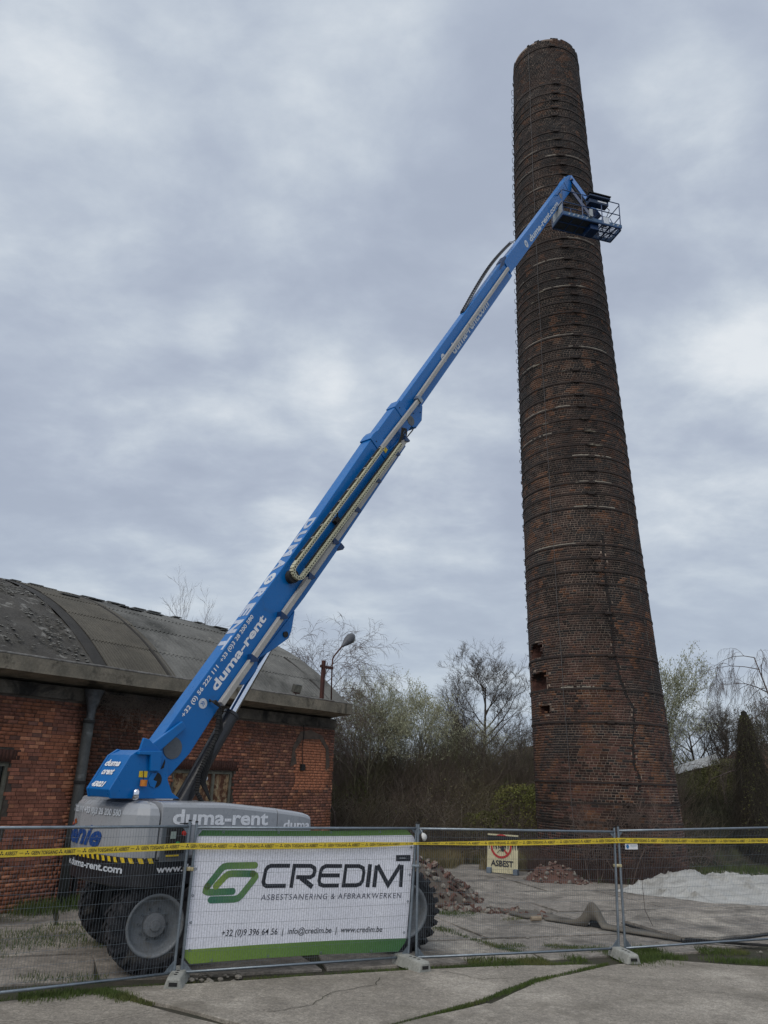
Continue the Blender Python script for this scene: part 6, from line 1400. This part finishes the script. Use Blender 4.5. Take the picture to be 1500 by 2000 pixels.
# far buildings
def far_house(name, label, c, size, roof_h, wall, roof, nwin):
    r = thing(name, (c[0], c[1], 0), label, 'building'); w, d, h = size
    m = MB(); m.box((c[0], c[1], h / 2), (w, d, h)); m.build('wall', wall, r)
    m = MB(); m.prism([(-w / 2 - .3, h), (w / 2 + .3, h), (w * .30, h + roof_h * .7), (0, h + roof_h), (-w * .30, h + roof_h * .7)], -d / 2 - .3, d / 2 + .3, lambda a, b, q: A(c[0] + a, c[1] + q, b)); m.build('roof', roof, r)
    for k in range(nwin): m = MB(); m.box((c[0] - w / 2 + w * (k + .5) / nwin, c[1] - d / 2 - .02, h * .6), (w / nwin * .4, .06, h * .3)); m.build('window', mBlackM, r)
far_house('white_shed', 'far white-roofed building glimpsed through the bare trees', (6.3, 64, 0), (4.4, 8, 4.4), 1.1, M('far_wall', (.30, .29, .28)), M('far_white_roof', (.62, .64, .66), (.55, .57, .6), 1, .6), 3)
far_house('white_shed', 'far pale building just left of the chimney', (12.3, 64, 0), (3.4, 8, 4.5), .9, M('far_wall', (.30, .29, .28)), M('far_brown_roof', (.20, .14, .12)), 2)
far_house('tiled_house', 'far house with a red-brown tiled roof at the right edge', (24.5, 46, 0), (7, 8, 3.6), 1.9, M('far_brick', (.16, .09, .07)), M('far_tiles', (.15, .065, .035), (.10, .05, .03), 2, .9), 3)
# overgrown shed to the right of the chimney
sh = thing('overgrown_shed', (15.4, 37, 0), 'low shed with a mossy roof smothered in ivy right of the chimney', 'shed')
m = MB(); m.box((15.6, 38.6, 1.0), (4.6, 3.0, 2.0)); m.build('wall', mBlackM, sh)
def rf(a, b): return A(13.2 + 4.6 * a, 36.9 + 1.9 * b, 2.02 + (1.05 + 1.05 * min(a * 1.35, 1)) * b)
m = MB(); m.add([rf(i / 12, j / 8) for j in range(9) for i in range(13)], [(j * 13 + i, j * 13 + i + 1, (j + 1) * 13 + i + 1, (j + 1) * 13 + i) for j in range(8) for i in range(12)]); o = m.build('roof', M('mossy_roof', (.13, .135, .055), (.09, .095, .04), 1.5, 1, bump=.8, bscale=12), sh, fix=False); q_ = o.modifiers.new('thickness', 'SOLIDIFY'); q_.thickness = .12
m = MB(); m.add([rf(a, b) + A(0, -.12, .16 + .03 * rnd.random()) for a in np.linspace(.02, .70, 30) for b in (.82, 1.04)], [(2 * i, 2 * i + 2, 2 * i + 3, 2 * i + 1) for i in range(29)]); m.build('white_verge', M('flaking_white', (.62, .64, .65), (.50, .52, .52), 9, .7, stain=((.06, .06, .04), 3.0, .56, .60)), sh, fix=False)
leaves('ivy', 14000, lambda n: np.array([rf(a, b) + A(0, -.08 - .15 * c, .12 * c) for a, b, c in zip(rng.uniform(-.05, 1.05, n), np.clip(rng.uniform(-.05, .90, n), 0, 1), rng.random(n))]), .02, .055, mIvy, None, None, sh)
leaves('hedge', 30000, multi(blob(12.2, 35.6, 2.4, 1.3, 1.3, 1.5, 6), blob(16.9, 37.8, 3.0, 1.6, 1.2, 1.2, 7), blob(14.2, 39.6, 3.2, 2.6, 1.0, 1.0, 8), blob(19.5, 37, 1.8, 2.4, 1.6, 2.0, 9), blob(16.2, 34.0, .9, 1.6, .8, 1.5, 10)), .02, .05, M('hedge_leaf', (.20, .20, .08), (.12, .125, .05), 1.4, .9, c3=(.24, .225, .10)), 'olive green ivy hedge behind the shed right of the chimney', 'hedge')
scrub('dark_undergrowth', 5200, 9.5, 21, 31.0, 35.0, .4, 1.4, .009, M('dark_twig', (.04, .036, .026), (.06, .06, .03), 2, 1), 'dark undergrowth beneath the shed roof right of the chimney', .9, .35)
leaves('dark_bushes', 12000, multi(blob(12.0, 33.5, .4, 2.2, 1.2, 1.5, 11), blob(15.2, 34.5, .3, 2.2, 1.2, 1.6, 12), blob(18.5, 33.5, .3, 2.4, 1.3, 1.6, 13)), .02, .055, M('dark_ivy', (.045, .05, .024), (.028, .032, .016), 3, 1), 'dark evergreen bushes behind the tarpaulin', 'bushes')
# saplings and dry stalks round the chimney foot
for k, (x, y, h, lb) in enumerate(((7.5, 24.75, 2.5, 'leafless sapling growing against the front of the chimney'), (8.35, 24.9, 2.2, 'second leafless sapling right of the first at the chimney foot'), (6.6, 24.9, 1.6, 'short leafless sapling left of centre at the chimney foot'), (11.3, 31.6, 2.6, 'leafless forked sapling right of the chimney before the dark bushes'))):
    make_tree('sapling', lb, (x, y, 0), h, .018, cat='sapling', levels=3, spread=.5, n0=6, mat=M('sapling_bark', (.17, .12, .10), (.11, .08, .065), 3, .9), multi_stem=4, wob=.13, seed=30 + k, kids=4, group='saplings near the chimney')
def ch_base(n): a = rng.uniform(-1.15, .9, n) + A_CAM; r = 2.5 + rng.uniform(0, .45, n); return np.stack([7.94 + r * np.cos(a), 27.67 + r * np.sin(a), np.zeros(n)], 1)
V, Q = twigs(2600, ch_base, lambda n: rng.normal(0, .33, (n, 3)) + A(0, 0, 1), .3, 1.25, .006, .2); quads_mesh('dead_stalks', V, Q, M('reddish_stalk', (.13, .075, .06), (.085, .055, .045), 3, 1), kind='stuff', label='dead brown stalks standing round the chimney foot', cat='weeds')
